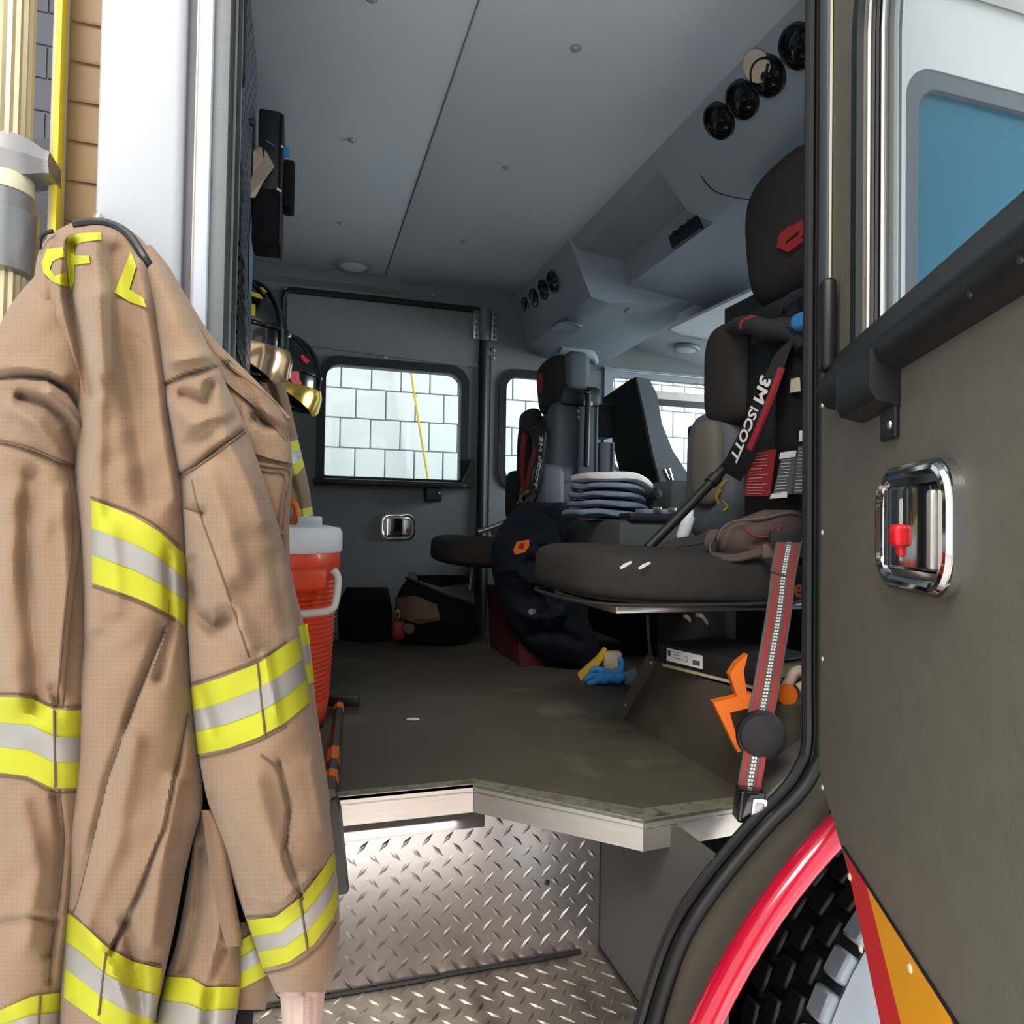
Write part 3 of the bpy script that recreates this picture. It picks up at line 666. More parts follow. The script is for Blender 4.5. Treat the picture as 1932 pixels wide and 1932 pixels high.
build('clamp_arm', MB().loft([[Vector((x, hy_ + dy, zc + .095 + dz)) for dy, dz in ((-.03 * w, -.0), (-.02 * w, .024 * w), (.03, .02 * w), (.03, -.02 * w), (-.02 * w, -.022 * w))] for x, w in ((hx_ - .04, 1.2), (hx_, 1.2), (hx_ + .03, .85), (hx_ + .042, .6), (hx_ + .048, .55))]), 'rail_clamp', hr)
xa = P(104, 200, 'y', .95).x; xb = P(117, 200, 'y', .95).x; xc = P(162, 200, 'y', .95).x
be = thing('body_edge_bar', 'cream bar with yellow reflective edge between hand rail and white cab corner', 'edge bar', (xa, .95, -1.1))
build('bar', MB().rbox((xa - .002, .94, -1.1), (xb - .004, .97, 2.3), .002), 'cream', be)
build('yellow_tape', MB().rbox((xb - .005, .938, -1.1), (xb + .001, .96, 2.3), .001), 'yellow_edge', be)
pump = thing('pump_panel', 'brownish polished panel with painted brick reflection in the gap behind the white cab corner', 'panel', (-.3, 1.0, -1.1))
build('panel', MB().box((xb - .002, .975, -1.1), (-.19, .985, 2.4)), 'tan_reflection', pump)
for k in range(16): build('brick_reflection', MB().box((xb, .972, .82 + .05 * k), (-.2, .975, .823 + .05 * k)), 'brick_brown', pump)  # reflected brick lines painted onto the panel as brown strips
q = [Vector((P(60, 430, 'y', 1.5).x, 1.5, -1.1)), Vector((P(100, 430, 'y', 1.5).x, 1.5, -1.1)), P(100, 262, 'y', 1.5), P(60, 262, 'y', 1.5)]
one('rear_equipment', MB().add(q + [p + Vector((0, .1, 0)) for p in q], [(0, 1, 2, 3), (7, 6, 5, 4), (0, 1, 5, 4), (1, 2, 6, 5), (2, 3, 7, 6), (3, 0, 4, 7)]), 'black_plastic', 'black equipment box behind the gold hand rail', 'equipment box')
# ================================================================ CLOTH PIECES
class Piece:
    """A soft hanging piece: left/right outline per height, bulge, and folds pressed in along strokes."""
    def __init__(s, depth, rows, strokes=(), wr=.003, seed=0, p=2.0, back=.5, sm=36, gain=1.0):
        s.D = depth; rows = sorted(rows); ys = np.array([r[0] for r in rows], float)
        s.y0, s.y1 = ys[0], ys[-1]; s.g = np.arange(s.y0, s.y1 + 1e-6, 2.0)
        def ch(i):
            q = np.interp(s.g, ys, [r[i] for r in rows]); k = max(1, int(sm / 2)); k = min(k, len(q) // 4 * 2 + 1)
            if k > 1:
                pd = np.concatenate([2 * q[0] - q[1:k + 1][::-1], q, 2 * q[-1] - q[-k - 1:-1][::-1]]); w = np.hanning(2 * k + 1); w /= w.sum()
                q = np.convolve(pd, w, 'same')[k:-k]
            return q
        s.Lq, s.Rq, s.n0q, s.dq = (ch(i) for i in (1, 2, 3, 4))
        s.st = [(q[0], q[1], q[2] * gain) + tuple(q[3:]) for q in strokes]; s.wr = wr; s.seed = seed; s.p = p; s.back = back
    def LR(s, y): return np.interp(y, s.g, s.Lq), np.interp(y, s.g, s.Rq)
    def folds(s, x, y):
        z = np.zeros_like(x)
        k = s.seed * 1.7
        z += s.wr * (np.sin(x * .021 + 1.9 * np.sin(y * .009 + k)) * np.sin(y * .013 + 1.3 * np.sin(x * .017 + k) + k) + .5 * np.sin(x * .05 + y * .021 + 2 * np.sin(y * .017 - k)) * np.sin(y * .027 + k * 2))
        for st in s.st:
            pts, w, a = st[0], st[1], st[2]; best = np.full_like(x, 1e9); sg = np.zeros_like(x)
            for (ax, ay), (bx, by) in zip(pts[:-1], pts[1:]):
                dx, dy = bx - ax, by - ay; l2 = dx * dx + dy * dy
                t = np.clip(((x - ax) * dx + (y - ay) * dy) / l2, 0, 1)
                ex, ey = x - ax - t * dx, y - ay - t * dy; d = np.hypot(ex, ey); m = d < best
                best = np.where(m, d, best); sg = np.where(m, np.sign(ex * dy - ey * dx), sg)
            if len(st) > 3:                           # lap: sharp on one side, soft on the other
                ww = np.where(sg * st[3] > 0, w * .25, w)
                z += a * np.exp(-(best / ww) ** 2)
            else: z += a * np.exp(-(best / w) ** 2)
        return z
    def n(s, x, y, side=1):
        x = np.asarray(x, float); y = np.asarray(y, float)
        L, R = s.LR(y); mid = (L + R) / 2; half = np.maximum((R - L) / 2, 1e-3)
        c = np.clip((x - mid) / half, -1, 1); e = (1 - np.abs(c) ** s.p)
        n0 = np.interp(y, s.g, s.n0q); d = np.interp(y, s.g, s.dq)
        if side > 0: return n0 + d * np.sqrt(e) + s.folds(x, y) * np.sqrt(e)
        return n0 - s.back * d * np.sqrt(e)
    def at(s, x, y, off=0.):
        return PD(x, y, s.D - float(s.n(x, y)) - off)
    def mesh(s, nu=60, dy=6, cap=True, uvs=(9., 9.)):
        ny = max(4, int((s.y1 - s.y0) / dy)); yy = np.linspace(s.y0, s.y1, ny); mb = MB(); rings = []; uv = []
        th = np.linspace(0, math.pi, nu)
        for y in yy:
            L, R = s.LR(y); xf = (L + R) / 2 - (R - L) / 2 * np.cos(th); Y = np.full_like(xf, y)
            nf = s.n(xf, Y); xb = xf[::-1][1:-1:3]; nb = s.n(xb, np.full_like(xb, y), -1)
            rings.append([PD(a, y, s.D - b) for a, b in zip(xf, nf)] + [PD(a, y, s.D - b) for a, b in zip(xb, nb)])
            uv += [(a / uvs[0], y / uvs[1]) for a in list(xf) + list(xb)]
        mb.loft(rings); mb.uv = uv
        return mb
    def patch(s, top, bot, x0=None, x1=None, f0=0., f1=1., off=.0025, nx=40, ny=6, thick=.003, uvs=(9., 9.)):
        # flap or band between two lines, lying on the piece
        tx = [q[0] for q in top]; bx = [q[0] for q in bot]
        mb = MB(); g = []; uv = []
        for j in range(ny + 1):
            f = f0 + (f1 - f0) * j / ny; row = []
            for i in range(nx + 1):
                t = i / nx
                xa = tx[0] + (tx[-1] - tx[0]) * t; xb_ = bx[0] + (bx[-1] - bx[0]) * t
                ya = np.interp(xa, tx, [q[1] for q in top]); yb = np.interp(xb_, bx, [q[1] for q in bot])
                row.append((xa + (xb_ - xa) * f, ya + (yb - ya) * f))
            g.append(row)
        X = np.array([[q[0] for q in r] for r in g]); Y = np.array([[q[1] for q in r] for r in g]); N = s.n(X, Y)
        m = nx + 1
        for o_ in (off, off - thick):
            mb.v += [PD(X[j, i], Y[j, i], s.D - N[j, i] - o_) for j in range(ny + 1) for i in range(m)]
            uv += [(X[j, i] / uvs[0], Y[j, i] / uvs[1]) for j in range(ny + 1) for i in range(m)]
        K = m * (ny + 1)
        for j in range(ny):
            for i in range(nx):
                a = j * m + i; mb.f += [(a, a + 1, a + m + 1, a + m), (a + K, a + m + K, a + m + 1 + K, a + 1 + K)]
        rim = [i for i in range(m)] + [j * m + nx for j in range(1, ny + 1)] + [ny * m + i for i in range(nx - 1, -1, -1)] + [j * m for j in range(ny - 1, 0, -1)]
        for a, b in zip(rim, rim[1:] + rim[:1]): mb.f.append((b, a, a + K, b + K))
        mb.uv = uv
        return mb
    def seam(s, pts, r=.0011, off=.0006, n=5):
        pts = [(q.x, q.y) for q in smooth_path([(a, b, 0) for a, b in pts], 8)]
        return MB().tube([s.at(a, b, off) for a, b in pts], r, n)
    def poly(s, pts, off=.002, thick=.003, sub=7.0):
        # a flat appliqué cut to an outline and laid on the piece
        pts = [Vector((a, b, 0)) for a, b in pts]; bm = bmesh.new()
        vs_ = [bm.verts.new(p) for p in pts]; bm.verts.ensure_lookup_table()
        for t in tessellate_polygon([pts]): bm.faces.new([vs_[i] for i in t])
        for _ in range(5):
            es = [e for e in bm.edges if e.calc_length() > sub]
            if not es: break
            bmesh.ops.subdivide_edges(bm, edges=es, cuts=1); bmesh.ops.triangulate(bm, faces=bm.faces)
        r = bmesh.ops.solidify(bm, geom=list(bm.faces), thickness=1.0)
        bm.verts.index_update(); mb = MB(); zs = [v.co.z for v in bm.verts]; mid = (max(zs) + min(zs)) / 2
        mb.v = [s.at(v.co.x, v.co.y, off if v.co.z > mid else off - thick) for v in bm.verts]; mb.f = [tuple(v.index for v in f.verts) for f in bm.faces]
        bm.free(); return mb
def trim_band(piece, top, bot, parent, x=None, mats=('trim_yellow', 'trim_silver')):
    b = build('trim_band', piece.patch(top, bot, off=.0022, thick=.004, nx=48, ny=10), mats[0], parent)
    build('silver_stripe', piece.patch(top, bot, f0=.345, f1=.66, off=.0032, thick=.002, nx=48, ny=6), mats[1], b)
    return b

# ================================================================ SEATS
def ytext(mb, body, u, v, xpl, du, dv, size, sx=1.0, bold=.02, lift=.003):
    # lettering on a strap that faces the cab's rear: runs along the pixel direction (du, dv) on the plane x = xpl
    a = P(u, v, 'x', xpl - lift); b = P(u + du, v + dv, 'x', xpl - lift); d = (b - a).normalized(); n = Vector((-1, 0, 0)); up = n.cross(d)
    return mb.text(body, size, Fr(a, d, up, n), sx=sx, bold=bold)
sa = thing('crew_seat', 'rear facing dark cloth crew seat behind the open door', 'seat', (.9, 1.42, 0), 'rear facing crew seats')
hump = lambda k: (lambda x, y, z: (x, y, z + k * .02 * math.cos(x * 6) * math.cos(y * 6)))
build('seat_cushion', MB().pad((0, 0, 0), (.275, .235, .06), .42, .55, Fr((.80, 1.425, .398), (1, 0, -.05), (0, 1, 0)), 56, 24), 'seat_cloth', sa)
build('cushion_piping', MB().tube([Vector((.80 + .272 * math.copysign(abs(math.cos(t)) ** .55, math.cos(t)), 1.425 + .234 * math.copysign(abs(math.sin(t)) ** .55, math.sin(t)), .352)) for t in np.linspace(0, 2 * math.pi, 60)[:-1]], .004, 6, closed=True), 'strap_black', sa)
hr_ = build('headrest', MB().pad((0, 0, 0), (.07, .165, .165), .6, .62, Fr((1.10, 1.345, 1.205), (1, -.12, .1), (0, 1, 0)), 40, 24), 'seat_cloth', sa)
lg = [(1500, 415), (1517, 417), (1517, 440), (1510, 447), (1513, 457), (1487, 476), (1465, 466), (1470, 443)]
q = [P(u, v, 'x', 1.026) for u, v in lg]
build('red_emblem', MB().add(q + [p + Vector((.012, 0, 0)) for p in q], [tuple(range(8)), tuple(range(15, 7, -1))] + [(i, (i + 1) % 8, (i + 1) % 8 + 8, i + 8) for i in range(8)]), 'red_logo', hr_)
build('emblem_slash', MB().tube([P(1483, 457, 'x', 1.024), P(1507, 437, 'x', 1.024)], .002, 6), 'seat_cloth', hr_)
build('headrest_post', MB().box((1.09, 1.2, .98), (1.13, 1.62, 1.1)), 'black_plastic', sa)
build('shoulder_bolster', MB().pad((0, 0, 0), (.065, .095, .135), .5, .6, Fr((1.06, 1.51, .895), (1, 0, 0), (0, 1, 0)), 32, 20), 'seat_cloth', sa)
build('shoulder_bolster', MB().pad((0, 0, 0), (.065, .08, .135), .5, .6, Fr((1.06, 1.16, .895), (1, 0, 0), (0, 1, 0)), 32, 20), 'seat_cloth', sa)
lb = build('lumbar_bolster', MB().pad((0, 0, 0), (.055, .10, .17), .5, .6, Fr((1.05, 1.575, .64), (1, .1, 0), (0, 1, 0)), 32, 20), 'seat_side', sa)
build('lumbar_face', MB().pad((0, 0, 0), (.03, .055, .11), .6, .7, Fr((1.0, 1.55, .67), (1, .1, 0), (0, 1, 0)), 28, 16), 'seat_lit', lb)  # olive grey face paints in the light on the lumbar pad
build('back_frame', MB().rbox((1.10, 1.18, .40), (1.16, 1.66, 1.02), .02), 'black_plastic', sa)
build('seat_pedestal', MB().box((1.12, 1.3, .185), (1.30, 1.6, .345)), 'black_plastic', sa)
build('seat_pan', MB().rbox((.60, 1.25, .330), (1.08, 1.6, .345), .004), 'steel', sa)
tg = MB()
for u0, v0, u1, v1 in ((1290, 1162, 1303, 1172), (1313, 1160, 1335, 1177)): tg.ribbon(smooth_path([P(u0, v0, 'y', 1.21), P((u0 + u1) / 2, v0 + 2, 'y', 1.20), P(u1, v1, 'y', 1.20)], 4), (0, .3, 1), .008, .002)
build('loose_tie', tg, 'strap_grey', sa)
build('size_mark', MB().text('5e', .05, Fr(P(1497, 1111, 'y', 1.185), (1, 0, 0), (0, 0, 1)), bold=.02), 'orange_plastic', sa)
build('seat_strap', MB().ribbon(smooth_path([P(1222, 1160, 'y', 1.3), P(1223, 1195, 'y', 1.32), P(1228, 1245, 'y', 1.36)], 5), (1, 0, 0), .006, .002), 'strap_black', sa)
for u, v in ((1180, 1066), (1215, 1067)):
    one('paper_scrap', MB().ribbon(smooth_path([P(u - 10, v + 6, 'y', 1.192), P(u, v, 'y', 1.190), P(u + 12, v - 6, 'y', 1.192)], 3), (0, 0, 1), [.004, .005, .006, .007, .005, .006, .003], .001), 'handle_white',
        'small pale paper scrap stuck to the side of the near seat cushion', 'paper scrap', 'scraps on the near seat cushion')

sb = thing('crew_seat', 'rear facing dark cloth crew seat beside the far wall windows', 'seat', (.9, 2.62, 0), 'rear facing crew seats')
build('seat_cushion', MB().pad((0, 0, 0), (.24, .235, .06), .42, .55, Fr((.74, 2.66, .398), (1, 0, -.05), (0, 1, 0)), 48, 20), 'seat_cloth', sb)
hb_ = build('headrest', MB().pad((0, 0, 0), (.062, .15, .11), .5, .55, Fr((.975, 2.60, 1.065), (1, -.1, .1), (0, 1, 0)), 36, 22), 'seat_cloth', sb)
build('red_emblem', MB().pad((0, 0, 0), (.007, .04, .04), .8, .8, Fr(P(1020, 722, 'x', .912), (1, -.1, .1), (0, 1, .3))), 'red_logo', hb_)
build('headrest_wing', MB().pad((0, 0, 0), (.05, .04, .075), .5, .5, Fr((1.0, 2.47, 1.10), (1, 0, 0), (0, 1, 0))), 'seat_side', hb_)
build('headrest_base', MB().rbox((.935, 2.44, .965), (1.10, 2.70, 1.045), .02), 'black_plastic', sb)
build('latch', MB().rbox((1.02, 2.425, .965), (1.055, 2.44, .985), .003), 'steel', sb)
build('side_bolster', MB().pad((0, 0, 0), (.06, .05, .215), .35, .5, Fr((.955, 2.50, .765), (1, 0, -.05), (0, 1, 0)), 32, 24), 'seat_side', sb)
build('side_bolster', MB().pad((0, 0, 0), (.06, .075, .19), .4, .5, Fr((.945, 2.80, .76), (1, 0, 0), (0, 1, 0)), 32, 24), 'seat_cloth', sb)
build('lumbar_bolster', MB().pad((0, 0, 0), (.055, .06, .11), .4, .5, Fr((.90, 2.49, .63), (1, 0, 0), (0, 1, 0)), 28, 20), 'seat_side', sb)
build('lumbar_bolster', MB().pad((0, 0, 0), (.055, .06, .11), .4, .5, Fr((.90, 2.84, .63), (1, 0, 0), (0, 1, 0)), 28, 20), 'seat_cloth', sb)
fp = build('frame_post', MB().rbox((1.005, 2.44, .45), (1.085, 2.47, .965), .004), 'seat_side', sb)
build('frame_edge', MB().box((1.078, 2.436, .45), (1.084, 2.44, .965)), 'steel', fp)
for p in ((1091, 776), (1092, 787), (1082, 907)): build('rivet', MB().lathe([(0, .004), (.006, .003), (.007, 0)], P(*p, 'y', 2.44), (0, -1, 0), 10), 'screw', fp)
lv = build('recline_lever', MB().tube([P(1110, 745, 'y', 2.42), P(1106, 880, 'y', 2.42)], .011, 10), 'black_plastic', sb)
build('lever_knob', MB().pad((0, 0, 0), (.014, .014, .015), 1, 1, Fr(P(1108, 740, 'y', 2.42), (1, 0, 0), (0, 1, 0))), 'black_gloss', lv)
build('side_cover', MB().rbox((1.09, 2.43, .45), (1.145, 2.50, .83), .006), 'seat_side', sb)
build('cover_edge', MB().box((1.143, 2.425, .45), (1.148, 2.43, .83)), 'steel', sb)
build('arm_bracket', MB().rbox((1.08, 2.5, .86), (1.19, 2.6, .99), .01), 'black_plastic', sb)

ps = thing('passenger_seat', 'forward facing front passenger seat, black back, side painted grey for windscreen light', 'seat', (1.3, 2.55, 0))
pr = [(1198, 712), (1222, 716), (1237, 745), (1246, 800), (1266, 850), (1302, 905), (1312, 990), (1262, 990), (1240, 905), (1226, 850), (1212, 780)]
pp = [P(u, v, 'y', 2.40) for u, v in pr]; far_ = [p + Vector((.0, .30, -.03 if i in (0, 1) else 0)) for i, p in enumerate(pp)]
build('backrest', MB().loft([pp, [p + Vector((0, .05, .0)) for p in pp], far_]), 'bag_black', ps, angle=25)
build('side_panel', MB().loft([[p + Vector((.004 if i > 5 else 0, -.012, 0)) for i, p in enumerate(pp)], pp]), 'seat_side', ps)  # grey side carries the windscreen's light in its colour
build('recline_latch', MB().tube([P(1253, 886, 'y', 2.39), P(1262, 905, 'y', 2.39)], .007, 8).tube([P(1262, 884, 'y', 2.385), P(1268, 906, 'y', 2.385)], .006, 8), 'chrome', ps)
build('seat_base', MB().rbox((1.2, 2.42, .05), (1.7, 2.85, .45), .03), 'bag_black', ps)

# ================================================================ BREATHING PACKS hung in the seat backs
k1 = thing('breathing_pack', 'breathing apparatus with brown waist belt strapped in the near seat back', 'breathing pack', (1.04, 1.3, .45), 'breathing packs in the crew seats')
build('back_plate', MB().rbox((1.02, 1.10, .50), (1.10, 1.44, 1.03), .02), 'black_plastic', k1)
build('air_cylinder', MB().tube([(1.03, 1.24, .56), (1.03, 1.24, .6), (1.03, 1.24, .95), (1.03, 1.24, .99)], [.03, .055, .055, .03], 20), 'bag_black', k1)
def quad(name, pts, x, m, par, t=.004):
    q = [P(u, v, 'x', x) for u, v in pts]
    return build(name, MB().add(q + [p + Vector((t, 0, 0)) for p in q], [(0, 1, 2, 3), (7, 6, 5, 4), (0, 1, 5, 4), (1, 2, 6, 5), (2, 3, 7, 6), (3, 0, 4, 7)]), m, par)
def lines(pts, n, x, m, par, w=.8, seed=1):
    rr = random.Random(seed); mb = MB(); A, B, C_, D_ = [Vector(p) for p in pts]
    for i in range(n):
        f = (i + .8) / (n + .6); a = A.lerp(D_, f); b = B.lerp(C_, f); l = rr.uniform(.45, w)
        p0 = a.lerp(b, .1); p1 = a.lerp(b, .1 + l)
        mb.tube([P(p0.x, p0.y, 'x', x - .001), P(p1.x, p1.y, 'x', x - .001)], .0007, 4)
    build('print_line', mb, m, par)
L1 = [(1418, 852), (1462, 848), (1450, 936), (1403, 936)]; a1 = quad('warning_label', L1, .965, 'label_red', k1); lines(L1, 14, .965, 'paper', a1, .75, 3)
L2 = [(1474, 864), (1502, 862), (1492, 932), (1458, 934)]; a2 = quad('data_label', L2, .965, 'label_grey', k1); lines(L2, 11, .965, 'white_print', a2, .6, 5)
L3 = [(1506, 842), (1532, 840), (1532, 930), (1496, 932)]; a3 = quad('data_label', L3, .966, 'label_grey', k1); lines(L3, 13, .966, 'white_print', a3, .6, 7)
for L_ in ([(1472, 854), (1500, 850), (1498, 862), (1470, 866)], [(1455, 932), (1484, 928), (1482, 939), (1452, 941)], [(1508, 813), (1531, 809), (1530, 830), (1507, 833)]): quad('white_tag', L_, .963, 'white_print', k1)
quad('cream_tag', [(1492, 715), (1506, 712), (1508, 738), (1490, 741)], .975, 'cream', k1)
sp1 = [P(u, v, 'x', x) for u, v, x in ((1500, 632, 1.0), (1478, 660, .96), (1462, 700, .935), (1446, 745, .93), (1425, 800, .93), (1404, 850, .94), (1378, 895, .955))]
sk = build('shoulder_strap', MB().ribbon(smooth_path(sp1, 5), (0, -1, .42), .055, .008), 'strap_black', k1)
build('strap_edge', MB().ribbon(smooth_path([p + Vector((-.007, -.030, .0)) for p in sp1[2:6]], 5), (0, -1, .3), .013, .008), 'red_strap', sk)
mb = MB(); ytext(mb, '3M', 1437, 735, .922, -22, 70, .050, .9, .03); ytext(mb, '|', 1424, 772, .922, -22, 70, .03); ytext(mb, '\u15e1SCOTT'[1:], 1402, 822, .922, -26, 62, .040, .95, .02)
build('strap_lettering', mb, 'white_print', sk)
build('strap_bundle', MB().tube(smooth_path([P(1380, 622, 'x', 1.03), P(1410, 612, 'x', .98), P(1450, 622, 'x', .96), P(1490, 625, 'x', .97), P(1520, 650, 'x', .99)], 5), .022, 10).tube(smooth_path([P(1430, 640, 'x', 1.0), P(1470, 615, 'x', .97), P(1510, 620, 'x', .97)], 5), .018, 8), 'strap_black', k1)
build('red_patch', MB().pad((0, 0, 0), (.012, .03, .014), .7, .7, Fr(P(1412, 610, 'x', .965), (1, 0, 0), (0, 1, 0))), 'red_logo', k1)
build('face_piece', MB().pad((0, 0, 0), (.03, .05, .045), .7, .7, Fr(P(1512, 585, 'x', 1.0), (1, 0, 0), (0, 1, 0))), 'black_gloss', k1)
build('blue_pad', MB().pad((0, 0, 0), (.02, .03, .018), .6, .6, Fr(P(1520, 606, 'x', .97), (1, 0, 0), (0, 1, 0))), 'decal_blue', k1)
build('air_hose', MB().tube(smooth_path([PD(1376, 872, 1.62), PD(1340, 912, 1.60), PD(1290, 965, 1.58), PD(1222, 1034, 1.56)], 6), .0115, 12), 'black_rubber', k1)
build('hose_sleeve', MB().tube([PD(1340, 912, 1.60), PD(1352, 899, 1.605)], .0155, 12), 'black_plastic', k1)
wb1 = Piece(1.47, [(962, 1440, 1522, 0, .02), (985, 1372, 1525, 0, .03), (1010, 1350, 1520, 0, .035), (1035, 1345, 1490, 0, .03), (1052, 1365, 1440, 0, .015)], [([(1390, 1000), (1420, 1030), (1460, 1020)], 8, -.008), ([(1360, 1040), (1380, 990), (1450, 968)], 8, .01)], wr=.004, seed=3)
wbo = build('waist_belt', wb1.mesh(40, 3), 'strap_brown', k1)
build('belt_piping', wb1.seam([(1352, 1045), (1358, 1005), (1385, 985), (1440, 978), (1490, 968), (1518, 975)], .0035, .002), 'strap_grey', wbo)
build('belt_piping', wb1.seam([(1400, 992), (1425, 1012), (1460, 1010), (1475, 990)], .0016, .001), 'red_logo', wbo)
build('belt_loop', MB().ribbon(smooth_path([PD(1348, 1000, 1.44), PD(1338, 1025, 1.42), PD(1352, 1048, 1.40), PD(1390, 1052, 1.39), PD(1440, 1040, 1.40)], 6), (.2, .8, .5), .022, .004), 'strap_brown', k1)
br_ = MB()
for pts in (((1352, 935), (1362, 915), (1372, 905)), ((1356, 950), (1352, 935), (1360, 925)), ((1365, 965), (1372, 955), (1362, 945))): br_.tube(smooth_path([PD(u, v, 1.5) for u, v in pts], 4), .0035, 6)
build('brass_clip', br_, 'gold_visor', k1)

k2 = thing('breathing_pack', 'breathing apparatus with red straps strapped in the far seat back', 'breathing pack', (.92, 2.63, .5), 'breathing packs in the crew seats')
build('back_plate', MB().rbox((.93, 2.54, .52), (.99, 2.76, .96), .02), 'black_plastic', k2)
for pts, m, nm in ((((990, 818), (986, 860), (985, 900), (988, 935)), 'red_strap', 'shoulder_strap'), (((1008, 808), (1010, 850), (1000, 890), (992, 935)), 'red_strap', 'shoulder_strap')):
    build(nm, MB().ribbon(smooth_path([P(u, v, 'x', .885) for u, v in pts], 5), (0, 1, 0), .05, .008), m, k2)
s2 = build('shoulder_strap', MB().ribbon(smooth_path([P(u, v, 'x', x) for u, v, x in ((1010, 802, .90), (1021, 835, .85), (1018, 880, .84), (1008, 925, .84), (998, 960, .86))], 5), (0, 1, .2), .062, .008), 'strap_black', k2)
mb = MB(); ytext(mb, '3M', 1020, 838, .842, -3, 40, .050, .9, .03); ytext(mb, '|', 1018, 862, .832, -3, 40, .03); ytext(mb, 'SCOTT', 1014, 892, .830, -8, 40, .044, .85, .02)
build('strap_lettering', mb, 'white_print', s2)
build('harness_pad', MB().pad((0, 0, 0), (.03, .10, .06), .6, .6, Fr(P(1000, 800, 'x', .92), (1, 0, 0), (0, 1, 0))), 'strap_black', k2)
cl = MB()
for pts in (((985, 920), (982, 940), (990, 952)), ((1000, 925), (1003, 945), (995, 960)), ((984, 955), (995, 945), (1000, 930)), ((978, 950), (990, 930), (1003, 930))): cl.tube(smooth_path([P(u, v, 'x', .85) for u, v in pts], 4), .006, 6)
build('steel_clip', cl, 'steel', k2)
for pts in (((955, 985), (925, 997), (902, 1003)), ((950, 995), (930, 1003), (938, 1015)), ((1000, 945), (1005, 935), (1006, 925))):
    build('waist_strap', MB().ribbon(smooth_path([P(u, v, 'y', 2.45) for u, v in pts], 5), (0, .3, 1), .02, .004), 'strap_brown', k2)
build('strap_stripe', MB().tube(smooth_path([P(u, v, 'y', 2.44) for u, v in ((953, 985), (925, 996), (902, 1003))], 4), .003, 6), 'white_print', k2)
build('mask_bag', MB().pad((0, 0, 0), (.05, .06, .045), .6, .6, Fr(P(1085, 970, 'y', 2.35), (1, 0, 0), (0, 1, 0))), 'tan_cloth', k2)

# ================================================================ SEAT BELT hanging at the near seat
bt = thing('seat_belt', 'grey seat belt with red stripes hanging beside the near seat', 'seat belt', tuple(PD(1415, 1545, 1.125)))
bp = [PD(u, v, d) for u, v, d in ((1490, 1012, 1.38), (1487, 1030, 1.34), (1478, 1080, 1.30), (1470, 1150, 1.27), (1455, 1240, 1.23), (1443, 1310, 1.20), (1432, 1362, 1.18))]
bp = smooth_path(bp, 5); bw = [.047 - .005 * i / len(bp) for i in range(len(bp))]
def strapset(path, w, parent):
    path = [Vector(p) for p in path]
    o = build('webbing', MB().ribbon(path, RTH, w, .003), 'strap_grey', parent)
    for k in (-.3, .31):
        build('red_stripe', MB().ribbon([p + RTH * (k * .045) - FWH * .0022 for p in path], RTH, .0068, .0012), 'red_strap', o)
    st_ = MB(); i = 0
    L_ = [0]
    for a, b in zip(path[:-1], path[1:]): L_.append(L_[-1] + (b - a).length)
    t = .004
    while t < L_[-1] - .004:
        j = max(k for k in range(len(L_)) if L_[k] <= t); j = min(j, len(path) - 2); f = (t - L_[j]) / max(1e-6, L_[j + 1] - L_[j])
        c = path[j].lerp(path[j + 1], f) - FWH * .0024; d = (path[j + 1] - path[j]).normalized()
        for k in (-.0022, .0022): st_.box((-.0016, -.0018, -.0006), (.0016, .0018, .0006), Fr(c + RTH * k, RTH, d))
        t += .0062
    build('white_stitching', st_, 'white_print', o, smooth=False)
strapset(bp, bw, bt)
build('fold_seam', MB().tube([PD(1453, 1075, 1.295), PD(1470, 1082, 1.293), PD(1492, 1090, 1.295)], .0016, 6), 'thread_dark', bt)
build('guide_loop', MB().rbox((-.03, -.012, -.008), (.03, .012, .008), .004, Fr(PD(1480, 1014, 1.355), RTH, (0, 0, 1))), 'strap_black', bt)
build('guide_plate', MB().rbox((-.042, -.014, -.004), (.042, .014, .004), .006, Fr(PD(1478, 1040, 1.37), RTH, (0, 0, 1))), 'strap_grey', bt)
dk = build('button_disc', MB().lathe([(0, .010), (.030, .0095), (.0345, .006), (.0355, 0), (0, -.002)], PD(1435, 1388, 1.165), -FWH, 36), 'strap_black', bt)
build('disc_rim', MB().lathe([(.036, .004), (.041, .003), (.042, -.006), (.034, -.006)], PD(1437, 1388, 1.17), -FWH, 36), 'black_plastic', dk)
strapset(smooth_path([PD(u, v, d) for u, v, d in ((1424, 1418, 1.165), (1421, 1440, 1.155), (1416, 1466, 1.145), (1412, 1496, 1.135))], 4), .037, bt)
bf = Fr(PD(1413, 1518, 1.125), RTH * .98 + UPZ * -.1, (0, 0, 1))
bk = build('buckle', MB().rbox((-.021, -.026, -.016), (.021, .026, .016), .005, bf, 3), 'black_gloss', bt)
build('buckle_frame', MB().prism(rrect(-.001, .021, -.021, .017, .003), .0165, .019, bf, [rrect(.003, .0175, -.014, .011, .002)]), 'chrome', bk)
build('release_button', MB().rbox((.0035, -.0135, .014), (.017, .0105, .019), .0015, bf), 'aluminium', bk)
build('buckle_pivot', MB().lathe([(0, .008), (.009, .007), (.01, 0), (0, 0)], PD(1440, 1520, 1.135), RTH, 12), 'steel_dark', bk)

